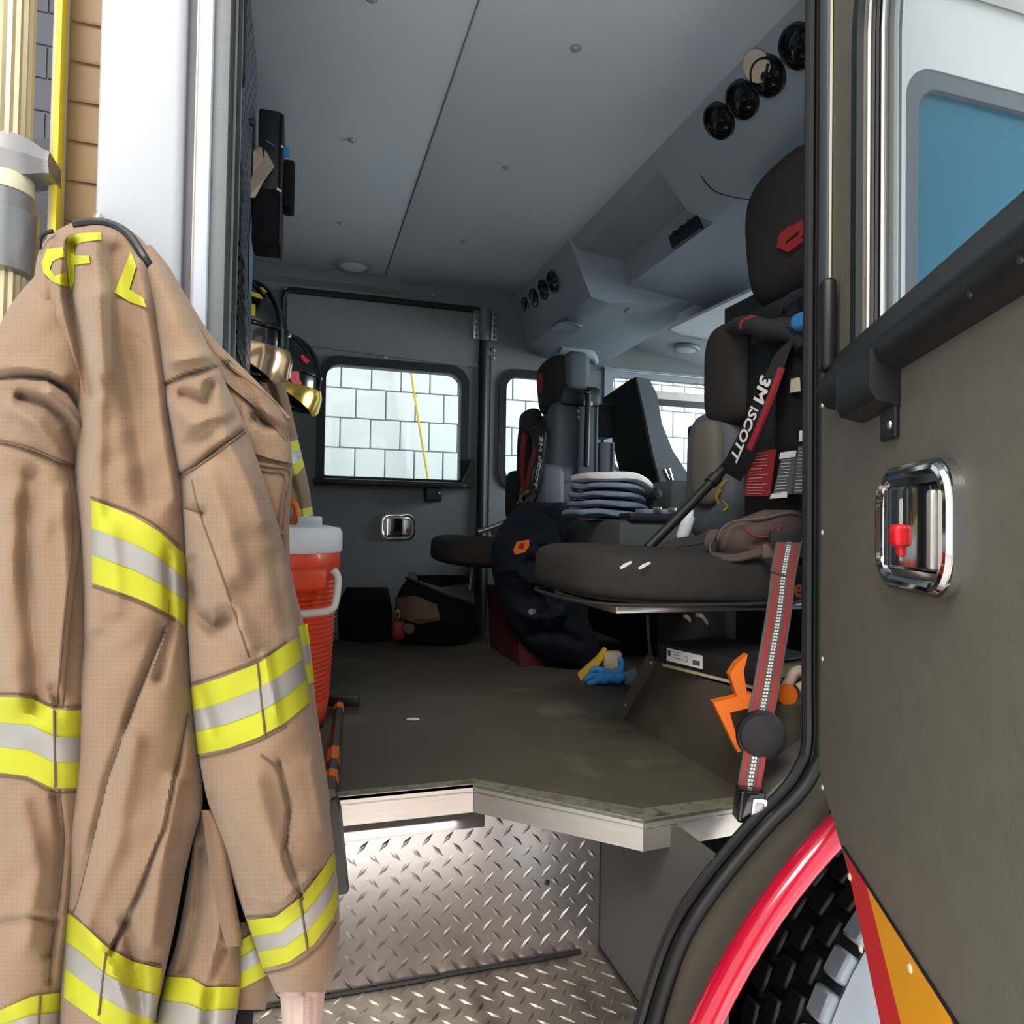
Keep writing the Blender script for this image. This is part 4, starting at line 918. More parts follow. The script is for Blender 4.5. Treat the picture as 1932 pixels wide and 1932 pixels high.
# ================================================================ WHEEL HOUSING beside the near seat and what lies on it
wh2 = one('wheel_housing', MB().prism([(1.665, 0), (1.5, .184), (1.06, .184), (1.06, 0)], 0, .6, Fr((.823, 0, 0), (0, 1, 0), (0, 0, 1), (1, 0, 0))), 'rubber_floor', 'raised rubber covered wheel housing under the near seat', 'wheel housing', loc=(1.1, 1.35, 0), smooth=False)
rings = [[Vector((AC[0] + .815 * math.cos(math.radians(a)), y, AC[1] + .815 * math.sin(math.radians(a)))) for a in range(104, 131, 3)] for y in (.968, 1.0, 1.03, 1.06)]
rings = [[p + Vector((.02, 0, -.02)) * (1 if i in (0,) else (.2 if i == 3 else 0)) for p in r] for i, r in enumerate(rings)]
back = [[p + Vector((.022, 0, -.026)) for p in r] for r in rings]
build('near_curve', MB().loft([a + b[::-1] for a, b in zip(rings, back)]), 'well_paint', wh2)
edge = [Vector((.82, 1.672, .002)), Vector((.82, 1.505, .188))]
build('corner_flange', MB().ribbon(edge, (0, .745, .667), .035, .006), 'paint_door', wh2)
for u, v in ((1229, 1250), (1180, 1330)): build('bolt', MB().lathe([(0, .004), (.004, .003), (.005, 0)], P(u, v, 'x', .815), (-1, 0, 0), 10), 'screw', wh2)
for u, v in ((1284, 1421), (1503, 1355), (1466, 1482), (1443, 1472)): pass
b0 = P(1240, 1256, 'z', .19); b1 = P(1420, 1302, 'z', .19); bx = (b1 - b0).normalized(); by = UPZ.cross(bx)
bfr = Fr(b0, bx, by)
bn = thing('binder', 'black ring binder with white spine label lying on the wheel housing', 'binder', tuple(b0))
bfr2 = Fr(b0 + by * .012 + bx * .02, bx, by)
BB = .2
one('folder', MB().rbox((.01, .0, .0), (.26, BB, .008), .002, Fr(b0 + by * .004, bx, by)), 'page_edge', 'thin folder with yellowed pages under the black binder', 'folder')
bfr = Fr(b0 + UPZ * .009, bx, by)
build('cover', MB().rbox((0, 0, 0), (.27, .012, .044), .004, bfr).rbox((0, .004, .040), (.27, BB, .044), .002, bfr).rbox((0, .004, 0), (.27, BB, .004), .002, bfr), 'binder_black', bn)
build('pages', MB().box((.01, .014, .006), (.262, BB - .004, .036), bfr), 'page_edge', bn)
lbl = build('spine_label', MB().box((.03, -.0006, .008), (.135, .002, .036), bfr), 'white_print', bn)
build('label_mark', MB().box((.034, -.0012, .020), (.043, .0, .032), bfr).tube([bfr(.05, -.001, .031), bfr(.072, -.001, .031)], .0007, 4).tube([bfr(.05, -.001, .025), bfr(.068, -.001, .025)], .0007, 4).tube([bfr(.05, -.001, .018), bfr(.08, -.001, .018)], .0007, 4).tube([bfr(.088 + .006 * math.cos(t), -.001, .021 + .006 * math.sin(t)) for t in np.linspace(0, 6.28, 12)], .0006, 4).box((.108, -.0012, .013), (.128, 0, .023), bfr), 'label_grey', lbl)

ot = [(1411, 1235), (1403, 1267), (1409, 1308), (1422, 1310), (1420, 1334), (1377, 1345), (1389, 1388), (1402, 1417), (1392, 1420), (1346, 1326), (1391, 1315), (1377, 1273), (1390, 1252)]
op = [PD(u, v, 1.285 - (v - 1235) * .0003) for u, v in ot]; n_ = len(op)
one('orange_wedge', MB().add(op + [p + FWH * .022 for p in op], [tuple(t) for t in tessellate_polygon([[Vector((u, v, 0)) for u, v in ot]])] + [tuple(i + n_ for i in reversed(t)) for t in tessellate_polygon([[Vector((u, v, 0)) for u, v in ot]])] + [(i, (i + 1) % n_, (i + 1) % n_ + n_, i + n_) for i in range(n_)]), 'orange_plastic', 'angular orange plastic tool standing behind the striped seat belt', 'tool', smooth=False)
tgv = thing('work_glove', 'crumpled tan glove with orange disc on the wheel housing', 'glove', tuple(P(1495, 1320, 'y', 1.25)))
build('glove_body', MB().tube(smooth_path([PD(u, v, 1.29) for u, v in ((1475, 1310), (1490, 1285), (1500, 1268), (1520, 1268), (1528, 1285), (1505, 1300))], 5), .010, 10), 'paper', tgv)
build('glove_disc', MB().lathe([(.012, .006), (.018, .006), (.02, 0), (.01, 0)], PD(1484, 1311, 1.275), -FWH, 20), 'orange_plastic', tgv)
one('clear_bulb', MB().pad((0, 0, 0), (.014, .014, .018), .9, .9, Fr(PD(1416, 1277, 1.47), (1, 0, 0), (0, 1, 0))), 'steel', 'small shiny metal fitting between binder and seat belt', 'fitting')
# floor finds
gl = thing('nitrile_glove', 'crumpled bright blue rubber glove on the cab floor', 'glove', tuple(P(1150, 1300, 'z', 0)))
gf = Fr(P(1155, 1290, 'z', 0), RTH, FWH)
build('palm', MB().pad((0, 0, 0), (.055, .04, .022), .8, .8, Fr(gf(.0, 0, .022), RTH + UPZ * .1, FWH), 24, 14, lambda x, y, z: (x, y, z + .006 * math.sin(x * 120) * math.cos(y * 90))), 'glove_blue', gl)
for a in (((-.04, 0, .02), (-.07, -.01, .025), (-.095, -.02, .012)), ((-.04, -.02, .02), (-.065, -.03, .01), (-.085, -.035, .008)), ((-.02, .03, .03), (-.05, .03, .04), (-.07, .04, .02)), ((.02, 0, .03), (.03, 0, .06), (.022, 0, .085)), ((.03, -.01, .02), (.06, -.02, .03), (.085, -.02, .02))):
    build('finger', MB().tube(smooth_path([gf(*p) for p in a], 4), [.013, .0125, .012, .0115, .011, .0105, .01, .0085, .006][:9], 10), 'glove_blue', gl)
build('pale_cuff', MB().ribbon(smooth_path([gf(.05, -.03, .002), gf(.058, -.032, .03), gf(.05, -.03, .05)], 4), RTH, .035, .002), 'towel_blue', gl)
yp = [(1090, 1272), (1096, 1286), (1104, 1278), (1125, 1262), (1137, 1245), (1145, 1224), (1140, 1222), (1126, 1240), (1108, 1256)]
yv = [PD(u, v, 2.28) for u, v in yp]; n_ = len(yv); tt = tessellate_polygon([[Vector((u, v, 0)) for u, v in yp]])
one('yellow_wrench', MB().add(yv + [p + FWH * .02 for p in yv], [tuple(t) for t in tt] + [tuple(i + n_ for i in reversed(t)) for t in tt] + [(i, (i + 1) % n_, (i + 1) % n_ + n_, i + n_) for i in range(n_)]), 'yellow_plastic', 'curved yellow plastic tool leaning by the blue glove', 'tool', smooth=False)
one('white_carton', MB().rbox((0, 0, 0), (.06, .05, .07), .004, Fr(P(1140, 1270, 'z', 0), RTH, FWH)), 'paper', 'small pale carton standing behind the blue glove', 'carton')
one('floor_scrap', MB().pad((0, 0, 0), (.017, .006, .003), .7, .7, Fr(P(779, 1357, 'z', .003), RTH, FWH)), 'white_print', 'small white scrap lying alone on the cab floor', 'scrap')
# ================================================================ ENGINE COVER between the seats and what lies on it
ec = thing('engine_cover', 'dark grey engine cover between the front and rear seats', 'engine cover', (1.25, 2.0, 0))
build('base', MB().rbox((1.22, 1.80, 0), (1.75, 2.22, .40), .02), 'dark_grey', ec)
build('deck', MB().rbox((.87, 1.80, .37), (1.75, 2.22, .525), .02), 'dark_grey', ec)
build('raised_top', MB().rbox((1.07, 1.86, .52), (1.75, 2.22, .648), .012), 'dark_grey', ec)
build('top_ledge', MB().rbox((.90, 1.79, .52), (1.75, 1.87, .545), .006), 'black_plastic', ec)
build('tray', MB().rbox((.95, 1.80, .54), (1.04, 1.86, .557), .004), 'towel_blue', ec)  # pale blue colour stands for the tray's bluish reflection
for u, v in ((1240, 960), (1268, 962), (1290, 960)): build('latch', MB().rbox((-.012, -.006, -.005), (.012, .006, .006), .002, Fr(P(u, v, 'y', 1.785), (1, 0, 0), (0, 1, 0))), 'steel', ec)
for u, v in ((1237, 932), (1322, 920)): build('knob', MB().lathe([(0, .018), (.014, .016), (.018, 0), (0, 0)], P(u, v, 'y', 1.86), (0, -1, 0), 14), 'black_plastic', ec)
one('dark_box', MB().rbox((0, 0, 0), (.16, .03, .17), .01, Fr(P(1302, 897, 'y', 2.05), (1, -.1, 0), (0, 1, 0), (0, 0, 1))), 'black_plastic', 'dark upright box standing on the engine cover', 'box')  # plain dark box of unknown use
def wob(s, k): return lambda x, y, z: (x * (1 + .04 * math.sin(y * 50 + s)), y * (1 + .05 * math.sin(x * 40 + s)), z + k * math.sin(x * 38 + s * 2.1) * math.cos(y * 30 + s) - 1.6 * max(0, x) ** 2)
for i, (dx, hx, hz, z, lab) in enumerate(((-.01, .125, .015, .542, 'lowest grey blue towel of the folded stack, drooping over the edge'), (.0, .12, .014, .571, 'grey blue towel just above the lowest in the folded stack'), (-.005, .115, .013, .599, 'grey blue towel in the middle of the folded stack'), (.0, .11, .013, .626, 'grey blue towel directly under the white towel'))):
    one('folded_towel', MB().pad((0, 0, 0), (hx, .10, hz * .8), .5, .5, Fr((.925 + dx, 2.0, z + .004), (1, 0, 0), (0, 1, 0)), 60, 14, wob(.4 + i * .25, .006)), 'towel_blue', lab, 'towel', 'folded towels on the engine cover')
one('folded_towel', MB().pad((0, 0, 0), (.118, .105, .016), .5, .5, Fr((.94, 2.0, .656), (1, 0, -.04), (0, 1, 0)), 60, 14, lambda x, y, z: (x, y, z + .004 * math.sin(x * 30 + 1) - 3.2 * max(0, x - .02) ** 2)), 'towel_white', 'white folded towel on top of the grey blue towels', 'towel', 'folded towels on the engine cover')
one('water_bottle', MB().tube([PD(u, v, 1.75) for u, v in ((1305, 962), (1303, 970), (1300, 976), (1288, 1012), (1286, 1018))], [.007, .008, .016, .017, .012], 14), 'lens_white', 'pale translucent bottle lying behind the near seat cushion', 'bottle')
one('equipment_strap', MB().ribbon(smooth_path([PD(u, v, 1.55) for u, v in ((1248, 1036), (1280, 1024), (1320, 1018), (1345, 1005))], 5), (0, .5, 1), .022, .004), 'strap_black', 'black strap lying along the back of the near seat cushion', 'strap')

# ================================================================ FAR FLOOR: bin, jacket, bags
bn2 = thing('storage_bin', 'dark maroon storage bin half covered by the navy jacket', 'bin', (.9, 2.55, 0))
build('body', MB().loft([[Vector((.745 + e, 2.345 + e, z)), Vector((1.02 - e, 2.345 + e, z)), Vector((1.02 - e, 2.78 - e, z)), Vector((.745 + e, 2.78 - e, z))] for e, z in ((.018, 0), (.014, .02), (.0, .26))]), 'bin_maroon', bn2, smooth=False)
build('corner_rib', MB().tube([(.763, 2.362, .005), (.748, 2.347, .26)], .006, 8), 'bin_maroon', bn2)
nj = Piece(2.52, [(948, 985, 1070, .02, .06), (975, 955, 1085, .04, .12), (1010, 932, 1105, .05, .17), (1050, 924, 1112, .05, .2), (1090, 930, 1105, .05, .2), (1130, 942, 1095, .05, .18), (1180, 958, 1115, .04, .17), (1220, 985, 1130, .03, .15), (1252, 1030, 1135, .02, .10)],
           [([(1060, 960), (1075, 1000), (1105, 1030)], 7, .02), ([(1040, 970), (1060, 1010), (1090, 1040)], 7, -.02), ([(960, 1060), (1000, 1040), (1040, 1000)], 14, .03), ([(1000, 1060), (1030, 1080), (1080, 1075)], 12, -.03), ([(950, 1110), (1000, 1130), (1040, 1120)], 12, -.02), ([(1040, 1100), (1070, 1140), (1040, 1180)], 12, .03), ([(1000, 1200), (1050, 1190), (1090, 1210)], 10, -.03), ([(1030, 975), (1050, 990), (1062, 1030)], 6, .03), ([(950, 1000), (985, 985), (1020, 995)], 7, -.025), ([(940, 1080), (975, 1075), (1000, 1100)], 8, .03), ([(1020, 1020), (1060, 1045), (1100, 1060)], 7, .03), ([(970, 1150), (1010, 1170), (1060, 1160)], 7, .025), ([(1010, 1110), (1030, 1150), (1020, 1190)], 7, -.03)], wr=.018, seed=2)
njo = thing('navy_jacket', 'rumpled navy jacket heaped over the far seat and maroon bin', 'jacket', tuple(PD(1050, 1250, 2.45)))
njm = build('jacket_body', nj.mesh(60, 4), 'navy_cloth', njo)
build('shield_patch', nj.poly([(968, 1038), (975, 1022), (998, 1018), (999, 1030), (990, 1042), (972, 1046)], .004, .005), 'orange_plastic', njo)
build('patch_centre', nj.poly([(977, 1034), (981, 1026), (990, 1025), (988, 1036)], .007, .003), 'red_logo', njo)
build('small_emblem', nj.poly([(995, 1152), (1002, 1148), (1012, 1150), (1010, 1157), (1000, 1160)], .004, .004), 'carpet_grey', njo)
build('jacket_sleeve', MB().tube(smooth_path([PD(u, v, d) for u, v, d in ((1040, 965, 2.44), (1075, 1000, 2.42), (1100, 1040, 2.42), (1105, 1080, 2.42))], 6), [.045 + .006 * math.sin(i * 1.3) for i in range(19)], 14), 'navy_cloth', njo)
b1_ = Piece(3.02, [(1108, 652, 732, 0, .05), (1130, 637, 738, 0, .10), (1180, 634, 742, 0, .11), (1213, 640, 738, 0, .08)], [([(640, 1150), (690, 1145), (750, 1150)], 5, -.015)], wr=.008, seed=5)
one('duffel_bag', b1_.mesh(40, 4), 'bag_black', 'closed black duffel bag on the floor against the far door', 'bag')
b2_ = Piece(2.98, [(1085, 775, 880, 0, .05), (1110, 752, 900, .02, .12), (1150, 744, 905, .02, .16), (1190, 745, 900, .02, .15), (1213, 758, 885, .02, .11)], [([(760, 1135), (810, 1130), (860, 1160)], 6, -.02), ([(770, 1170), (830, 1165), (880, 1175)], 8, .015)], wr=.008, seed=6)
ob = thing('open_bag', 'open dark gear bag with tan clothing spilling out by the far door', 'bag', tuple(PD(820, 1212, 2.85)))
build('bag_body', b2_.mesh(44, 4), 'bag_black', ob)
build('bag_lining', b2_.patch([(790, 1095), (830, 1108), (890, 1100)], [(795, 1103), (840, 1122), (897, 1140)], off=.012, thick=.012, nx=20, ny=4), 'carpet_grey', ob)
build('zip_edge', b2_.seam([(765, 1090), (790, 1100), (840, 1122), (897, 1142)], .006, .012), 'strap_black', ob)
build('tan_clothing', b2_.patch([(745, 1128), (785, 1124), (825, 1140)], [(748, 1165), (790, 1178), (830, 1170)], off=.02, thick=.03, nx=20, ny=6), 'tan_cloth', ob)
build('white_tag', b2_.patch([(770, 1080), (786, 1080)], [(768, 1093), (788, 1097)], off=.02, thick=.006, nx=4, ny=3), 'carpet_grey', ob)
build('side_clip', MB().tube([PD(891, 1070, 2.8), PD(886, 1112, 2.78)], .004, 6), 'white_print', ob)
build('key_ring', MB().tube([PD(750 + 4 * math.cos(t), 1160 + 8 * math.sin(t), 2.78) for t in np.linspace(0, 6.28, 10)], .005, 6), 'gold_visor', ob)
one('tennis_ball', MB().pad((0, 0, 0), (.024, .024, .024), 1, 1, Fr(PD(772, 1187, 2.79), (1, 0, 0), (0, 1, 0))), 'tan_cloth', 'small tan ball in front of the open gear bag', 'ball')
one('red_pouch', MB().pad((0, 0, 0), (.03, .025, .04), .7, .7, Fr(PD(752, 1189, 2.81), (1, 0, 0), (0, 1, 0))), 'label_red', 'small dark red pouch beside the tan ball', 'pouch')

# ================================================================ COOLER
CC = Vector((-.088, 1.80, 0)); ck = thing('drink_cooler', 'orange ribbed drink cooler with a white lid on the cab floor', 'cooler', tuple(CC))
prof = [(.0, 0), (.148, 0), (.156, .012)]
for i in range(26 * 4 + 1):
    z = .07 + .30 * i / 104; prof.append((.160 + .022 * (z / .42) + .0026 * math.cos(2 * math.pi * i / 4), z))
prof += [(.183, .385), (.186, .39), (.186, .425), (.184, .43), (0, .43)]
build('body', MB().lathe(prof, CC, (0, 0, 1), 64), 'cooler_orange', ck, angle=60)
build('lid', MB().lathe([(.0, .43), (.186, .43), (.190, .436), (.190, .478), (.184, .49), (.150, .496), (.145, .488), (0, .486)], CC, (0, 0, 1), 64), 'cooler_white', ck)
ang = math.radians(-32); cw = Vector((.56, -.83, 0)).normalized(); ct = UPZ.cross(cw)
cf = Fr(CC + cw * .172, ct, UPZ, cw)
build('side_grip', MB().rbox((-.052, .345, -.01), (.052, .398, .026), .012, cf, 3), 'cooler_orange', ck)
bail = [(-.066, .392, .022), (-.076, .372, .028), (-.066, .325, .036), (-.05, .302, .040), (0, .298, .042), (.05, .302, .040), (.066, .325, .036), (.076, .372, .028), (.066, .392, .022)]
build('bail', MB().tube(smooth_path([cf(*p) for p in bail], 5), .009, 10), 'handle_white', ck)
build('vent_cap', MB().rbox((-.03, -.02, 0), (.03, .02, .03), .006, Fr(CC + Vector((.11, .02, .488)), (1, 0, 0), (0, 1, 0))), 'cooler_white', ck)
one('orange_rope', MB().tube(smooth_path([PD(u, v, 1.75) for u, v in ((543, 945), (556, 952), (560, 972), (550, 990))], 6), .0085, 8), 'orange_plastic', 'short loop of orange rope above the cooler lid', 'rope')

# ================================================================ PRY TOOL on the floor and rubber flap at the step
pt = thing('pry_bar', 'steel pry bar with orange tape lying along the cab floor edge', 'pry bar', tuple(P(637, 1420, 'z', 0)))
h0 = P(640, 1330, 'z', .02); h1 = P(622, 1500, 'z', .03)
build('shaft', MB().tube([h0, h0.lerp(h1, .5), h1], .0125, 6), 'steel_dark', pt)
build('head', MB().rbox((-.045, -.014, -.014), (.05, .014, .014), .004, Fr(P(643, 1322, 'z', .025), RTH, FWH)), 'steel_dark', pt)
for f, g in ((.03, .10), (.62, .74), (.84, .90)): build('orange_tape', MB().tube([h0.lerp(h1, f), h0.lerp(h1, g)], .0137, 6), 'orange_plastic', pt)
fa_ = [PD(u, v, 1.10) for u, v in ((622, 1512), (634, 1508), (640, 1530), (655, 1686), (638, 1690), (618, 1600))]
one('rubber_flap', MB().loft([fa_, [p + FWH * .014 for p in fa_]]), 'steel_dark', 'dark worn rubber flap hanging in front of the step riser', 'flap', smooth=False)

# ================================================================ REAR WALL: perforated board, charger, helmets, second coat
pb = thing('perforated_board', 'grey perforated metal board on the rear cab wall', 'board', (-.13, 1.5, .8))
build('board', MB().rbox((-.135, 1.29, .80), (-.122, 1.745, 1.585), .003), 'perforated', pb)
hl = MB()
for i in range(11):
    for j in range(20): hl.lathe([(.003, .0006), (.005, .0006), (.0055, -.001), (.003, -.001)], (-.122, 1.31 + .042 * i, .84 + .038 * j), (1, 0, 0), 8)
build('hole_rims', hl, 'black_plastic', pb, kind='stuff')
for z in (1.03, 1.38): build('slot_bracket', MB().rbox((-.13, 1.285, z - .1), (-.112, 1.32, z + .1), .004), 'black_plastic', pb)
build('blue_decal', MB().pad((0, 0, 0), (.001, .05, .09), .9, .9, Fr((-.120, 1.66, 1.10), (1, 0, 0), (0, 1, 0))), 'towel_blue', pb)
for u, v in ((452, 52), (471, 230), (448, 372)): build('bolt', MB().lathe([(0, .01), (.007, .009), (.008, 0)], P(u, v, 'x', -.119), (1, 0, 0), 10), 'black_plastic', pb)
gm = MB(); gF = Fr((-.116, 1.285, .80), (.0, 1, 0), (0, .0, 1))
for i in range(8): gm.box((.028 * i, .012 * i * .0, 0), (.028 * i + .009, .19 - .018 * i, .004), gF)
for j in range(8): gm.box((0, .026 * j, 0), (.2 - .012 * j, .026 * j + .008, .004), gF)
one('mesh_tray', gm, 'black_plastic', 'black mesh tray fixed on the perforated board', 'mesh tray', smooth=False)
cb = thing('radio_charger', 'black radio charger box hung on the perforated board', 'charger', (-.09, 1.72, 1.15))
cF = Fr((-.110, 1.745, 1.14), (1, 0, 0), (0, -.04, 1))
build('case', MB().rbox((0, .0, 0), (.05, .30, .09), .006, cF), 'black_plastic', cb)
build('front_plate', MB().rbox((.047, -.005, -.01), (.055, .29, .1), .003, cF), 'black_plastic', cb)
build('radio', MB().rbox((.055, .09, .02), (.080, .20, .08), .006, cF), 'bag_black', cb)
build('lower_cup', MB().rbox((-.01, -.005, -.005), (.05, .12, .097), .006, cF), 'bag_black', cb)
for a, b in ((.052, .215), (.05, .115), (.045, .118)): build('screw', MB().lathe([(0, .002), (.003, .002), (.003, 0)], cF(a, b, .1), cF.z, 8), 'screw', cb)
pz = [(478, 285), (483, 275), (494, 278), (497, 300), (500, 282), (517, 312), (497, 340), (482, 372), (472, 370), (468, 350), (477, 330)]
pv = [P(u, v, 'y', 1.635 + .012 * math.sin(i * 2.1)) for i, (u, v) in enumerate(pz)]; n_ = len(pv); tt = tessellate_polygon([[Vector((u, v, 0)) for u, v in pz]])
one('folded_paper', MB().add(pv + [p + Vector((0, .006, 0)) for p in pv], [tuple(t) for t in tt] + [tuple(i + n_ for i in reversed(t)) for t in tt] + [(i, (i + 1) % n_, (i + 1) % n_ + n_, i + n_) for i in range(n_)]), 'paper', 'crumpled tan paper tucked in front of the radio charger', 'paper', smooth=False)
bt_ = thing('blue_tag', 'bright blue plastic tie tag sticking out of the radio charger', 'tag', tuple(P(538, 285, 'y', 1.66)))
build('tie', MB().tube([P(503, 266, 'y', 1.63), P(531, 284, 'y', 1.66)], .0016, 6), 'blue_plastic', bt_)
build('flag', MB().ribbon([P(529, 286, 'y', 1.66), P(546, 287, 'y', 1.66)], (0, 0, 1), .022, .003), 'blue_plastic', bt_)

def helmet(c, yaw, pitch, label, band, visor, patches, emblems):
    t = thing('fire_helmet', label, 'helmet', tuple(c), 'helmets hung on the rear wall')
    rot = Matrix.Rotation(yaw, 3, 'Z') @ Matrix.Rotation(pitch, 3, 'Y'); ex, ey, ez = (rot @ Vector(v) for v in ((1, 0, 0), (0, 1, 0), (0, 0, 1)))
    fr = Fr(c, ex, ey, ez)
    def D(th, ph, k=1.0):
        e = .92; cp = math.cos(ph); w = 1 + .03 * math.cos(2 * th)
        return fr(.140 * k * cp ** e * math.cos(th) * w, .112 * k * cp ** e * math.sin(th), .168 * k * math.sin(ph) if ph > 0 else .09 * math.sin(ph))
    rings = [[D(2 * math.pi * j / 48, p) for j in range(48)] for p in np.linspace(-.62, 1.54, 26)]
    sh = build('shell', MB().loft(rings), 'helmet_black', t)
    build('crown_ridge', MB().tube([D(0 if p < math.pi / 2 else math.pi, p if p < math.pi / 2 else math.pi - p, 1.012) for p in np.linspace(.05, math.pi - .05, 36)], .008, 8), 'helmet_black', sh)
    for s in (-1, 1):
        build('side_ridge', MB().tube([D(s * (.35 + .9 * f), .35 + .95 * math.sin(math.pi * (.15 + .7 * f)), 1.008) for f in np.linspace(0, 1, 24)], .005, 8), 'helmet_black', sh)
    build('belt_line', MB().tube([D(2 * math.pi * j / 60, .33, 1.012) for j in range(60)], .0055, 8, closed=True), 'helmet_black', sh)
    build('lower_line', MB().tube([D(2 * math.pi * j / 60, -.12, 1.012) for j in range(60)], .004, 8, closed=True), 'helmet_black', sh)
    build('brim', MB().loft([[D(2 * math.pi * j / 48, -.62, k) + ez * dz for j in range(48)] for k, dz in ((1.0, .01), (1.10, .0), (1.16, -.010), (1.15, -.016), (1.0, -.008))], cap=False), 'helmet_black', t)
    rings = []
    for a in np.linspace(-1.15, 1.15, 24):
        w = max(.12, 1 - .80 * abs(a) / 1.15); q_ = .06 - .66 * w
        rings.append([D(a, q_, 1.14 + .06 * w) - ez * .03 * w, D(a, .06 - .3 * w, 1.11), D(a, .06, 1.04), D(a, .06, 1.025), D(a, .06 - .3 * w, 1.095), D(a, q_, 1.125 + .06 * w) - ez * .03 * w])
    build('eye_shield', MB().loft(rings), visor, t)
    for s in (-1.15, 1.15): build('shield_bolt', MB().lathe([(0, .006), (.006, .005), (.007, 0)], D(s, .0, 1.07), D(s, 0, 1) - fr.o, 12), 'steel_dark', t)
    for th0, th1, p0, p1, cutk in patches:
        g = []
        for k in (1.012, 1.002):
            g += [D(th0 + (th1 - th0) * i / 6, p0 + (p1 - p0) * j / 4 * (1 - cutk * (i / 6)), k) for j in range(5) for i in range(7)]
        f = []
        for j in range(4):
            for i in range(6):
                a = j * 7 + i; f += [(a, a + 1, a + 8, a + 7), (a + 35, a + 42, a + 43, a + 36)]
        rim = list(range(7)) + [13, 20, 27, 34] + [33, 32, 31, 30, 29, 28] + [21, 14, 7]
        f += [(b, a, a + 35, b + 35) for a, b in zip(rim, rim[1:] + rim[:1])]
        build('reflective_patch', MB().add(g, f), band, t)
    for th, ph, r, m in emblems:
        n_ = (D(th, ph, 1.1) - D(th, ph, 1)).normalized()
        build('emblem', MB().lathe([(r * .86, .002), (r, .002), (r, -.004), (r * .86, -.004)], D(th, ph, 1.0), n_, 20), m, t)
        build('emblem', MB().lathe([(0, .003), (r * .35, .003), (r * .35, -.004), (0, -.004)], D(th, ph, 1.0), n_, 16), m, t)
    build('hanging_peg', MB().tube([Vector((-.301, c[1], c[2] + .08)), Vector((c[0] - .02, c[1], c[2] + .1))], .006, 8), 'steel_dark', t)
    return t
helmet(Vector((-.170, 1.88, .945)), math.radians(-38), math.radians(10), 'black fire helmet with yellow patches hung on the rear wall', 'helmet_yellow', 'amber_visor',
       [(-1.15, -.62, .42, .66, .2), (-1.5, -.85, -.08, .12, .3), (-.95, -.55, -.5, -.22, .1), (-.3, .05, 1.0, 1.12, .2), (-1.2, -.4, .78, .9, .3)], [])
helmet(Vector((-.085, 2.46, .965)), math.radians(-25), math.radians(12), 'plain black fire helmet with red emblems and gold eye shield', 'helmet_red', 'gold_visor', [], [(-.75, .16, .024, 'helmet_red'), (-.55, .62, .016, 'helmet_red')])
c2 = Piece(1.98, [(690, 440, 525, 0, .05), (740, 430, 542, 0, .08), (800, 425, 556, 0, .09), (860, 425, 570, 0, .1), (920, 430, 584, 0, .1), (990, 430, 592, 0, .1), (1050, 430, 596, 0, .09)],
           [([(500, 700), (520, 760), (535, 830)], 8, -.02), ([(470, 720), (500, 800), (530, 900)], 9, .015), ([(540, 880), (560, 940), (565, 1000)], 8, -.015)], wr=.006, seed=9)
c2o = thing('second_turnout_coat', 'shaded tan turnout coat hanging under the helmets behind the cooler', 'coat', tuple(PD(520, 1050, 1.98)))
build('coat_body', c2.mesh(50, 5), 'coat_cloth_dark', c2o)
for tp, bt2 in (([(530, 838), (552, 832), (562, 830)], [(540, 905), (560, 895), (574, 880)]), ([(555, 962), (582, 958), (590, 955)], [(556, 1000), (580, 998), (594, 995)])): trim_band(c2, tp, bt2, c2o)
# ================================================================ TURNOUT COAT hanging at the door corner
DC = .70
tc = thing('turnout_coat', 'tan turnout coat with yellow and silver trim hanging beside the door opening', 'coat', tuple(PD(300, 1932, DC)))
# back panel, gathered under the collar
pB = Piece(DC, [(418, 140, 215, -.01, .02), (440, 90, 262, -.01, .04), (480, 70, 288, -.01, .055), (560, 60, 305, 0, .06), (640, 105, 318, 0, .062), (720, 138, 324, 0, .064), (800, 142, 328, .0, .066), (900, 135, 348, 0, .07), (1000, 145, 356, 0, .072), (1180, 150, 356, 0, .072), (1350, 138, 368, 0, .07), (1470, 128, 382, 0, .07), (1520, 124, 384, 0, .068), (1570, 122, 368, 0, .066), (1650, 126, 348, 0, .064), (1750, 118, 330, 0, .062), (1880, 108, 302, 0, .06), (1990, 104, 278, 0, .06)],
           [([(137, 462), (132, 560), (150, 640), (168, 740)], 13, -.026), ([(105, 455), (92, 520), (100, 580)], 10, -.012), ([(185, 560), (182, 760), (178, 1000), (176, 1180)], 20, .014),
            ([(178, 445), (190, 560), (200, 700)], 16, .010), ([(222, 480), (232, 620), (262, 820), (280, 940)], 26, -.012), ([(262, 500), (290, 640), (310, 780), (335, 940)], 16, .010),
            ([(205, 1000), (215, 1150)], 22, .008), ([(318, 1050), (326, 1180), (300, 1280)], 10, -.008),
            ([(310, 1190), (262, 1310), (205, 1470), (150, 1690)], 11, -.010, 1), ([(250, 1400), (215, 1600), (160, 1730)], 22, .010), ([(352, 1350), (310, 1560), (262, 1680), (210, 1790)], 9, -.008, -1),
            ([(330, 1480), (305, 1650), (290, 1780)], 18, .012), ([(160, 1750), (200, 1810), (240, 1900)], 16, .008), ([(240, 1740), (262, 1860), (270, 1960)], 14, -.010)], wr=.0035, seed=1, gain=1.4)
build('back_panel', pB.mesh(96, 4, uvs=(9, 9)), 'coat_cloth', tc)
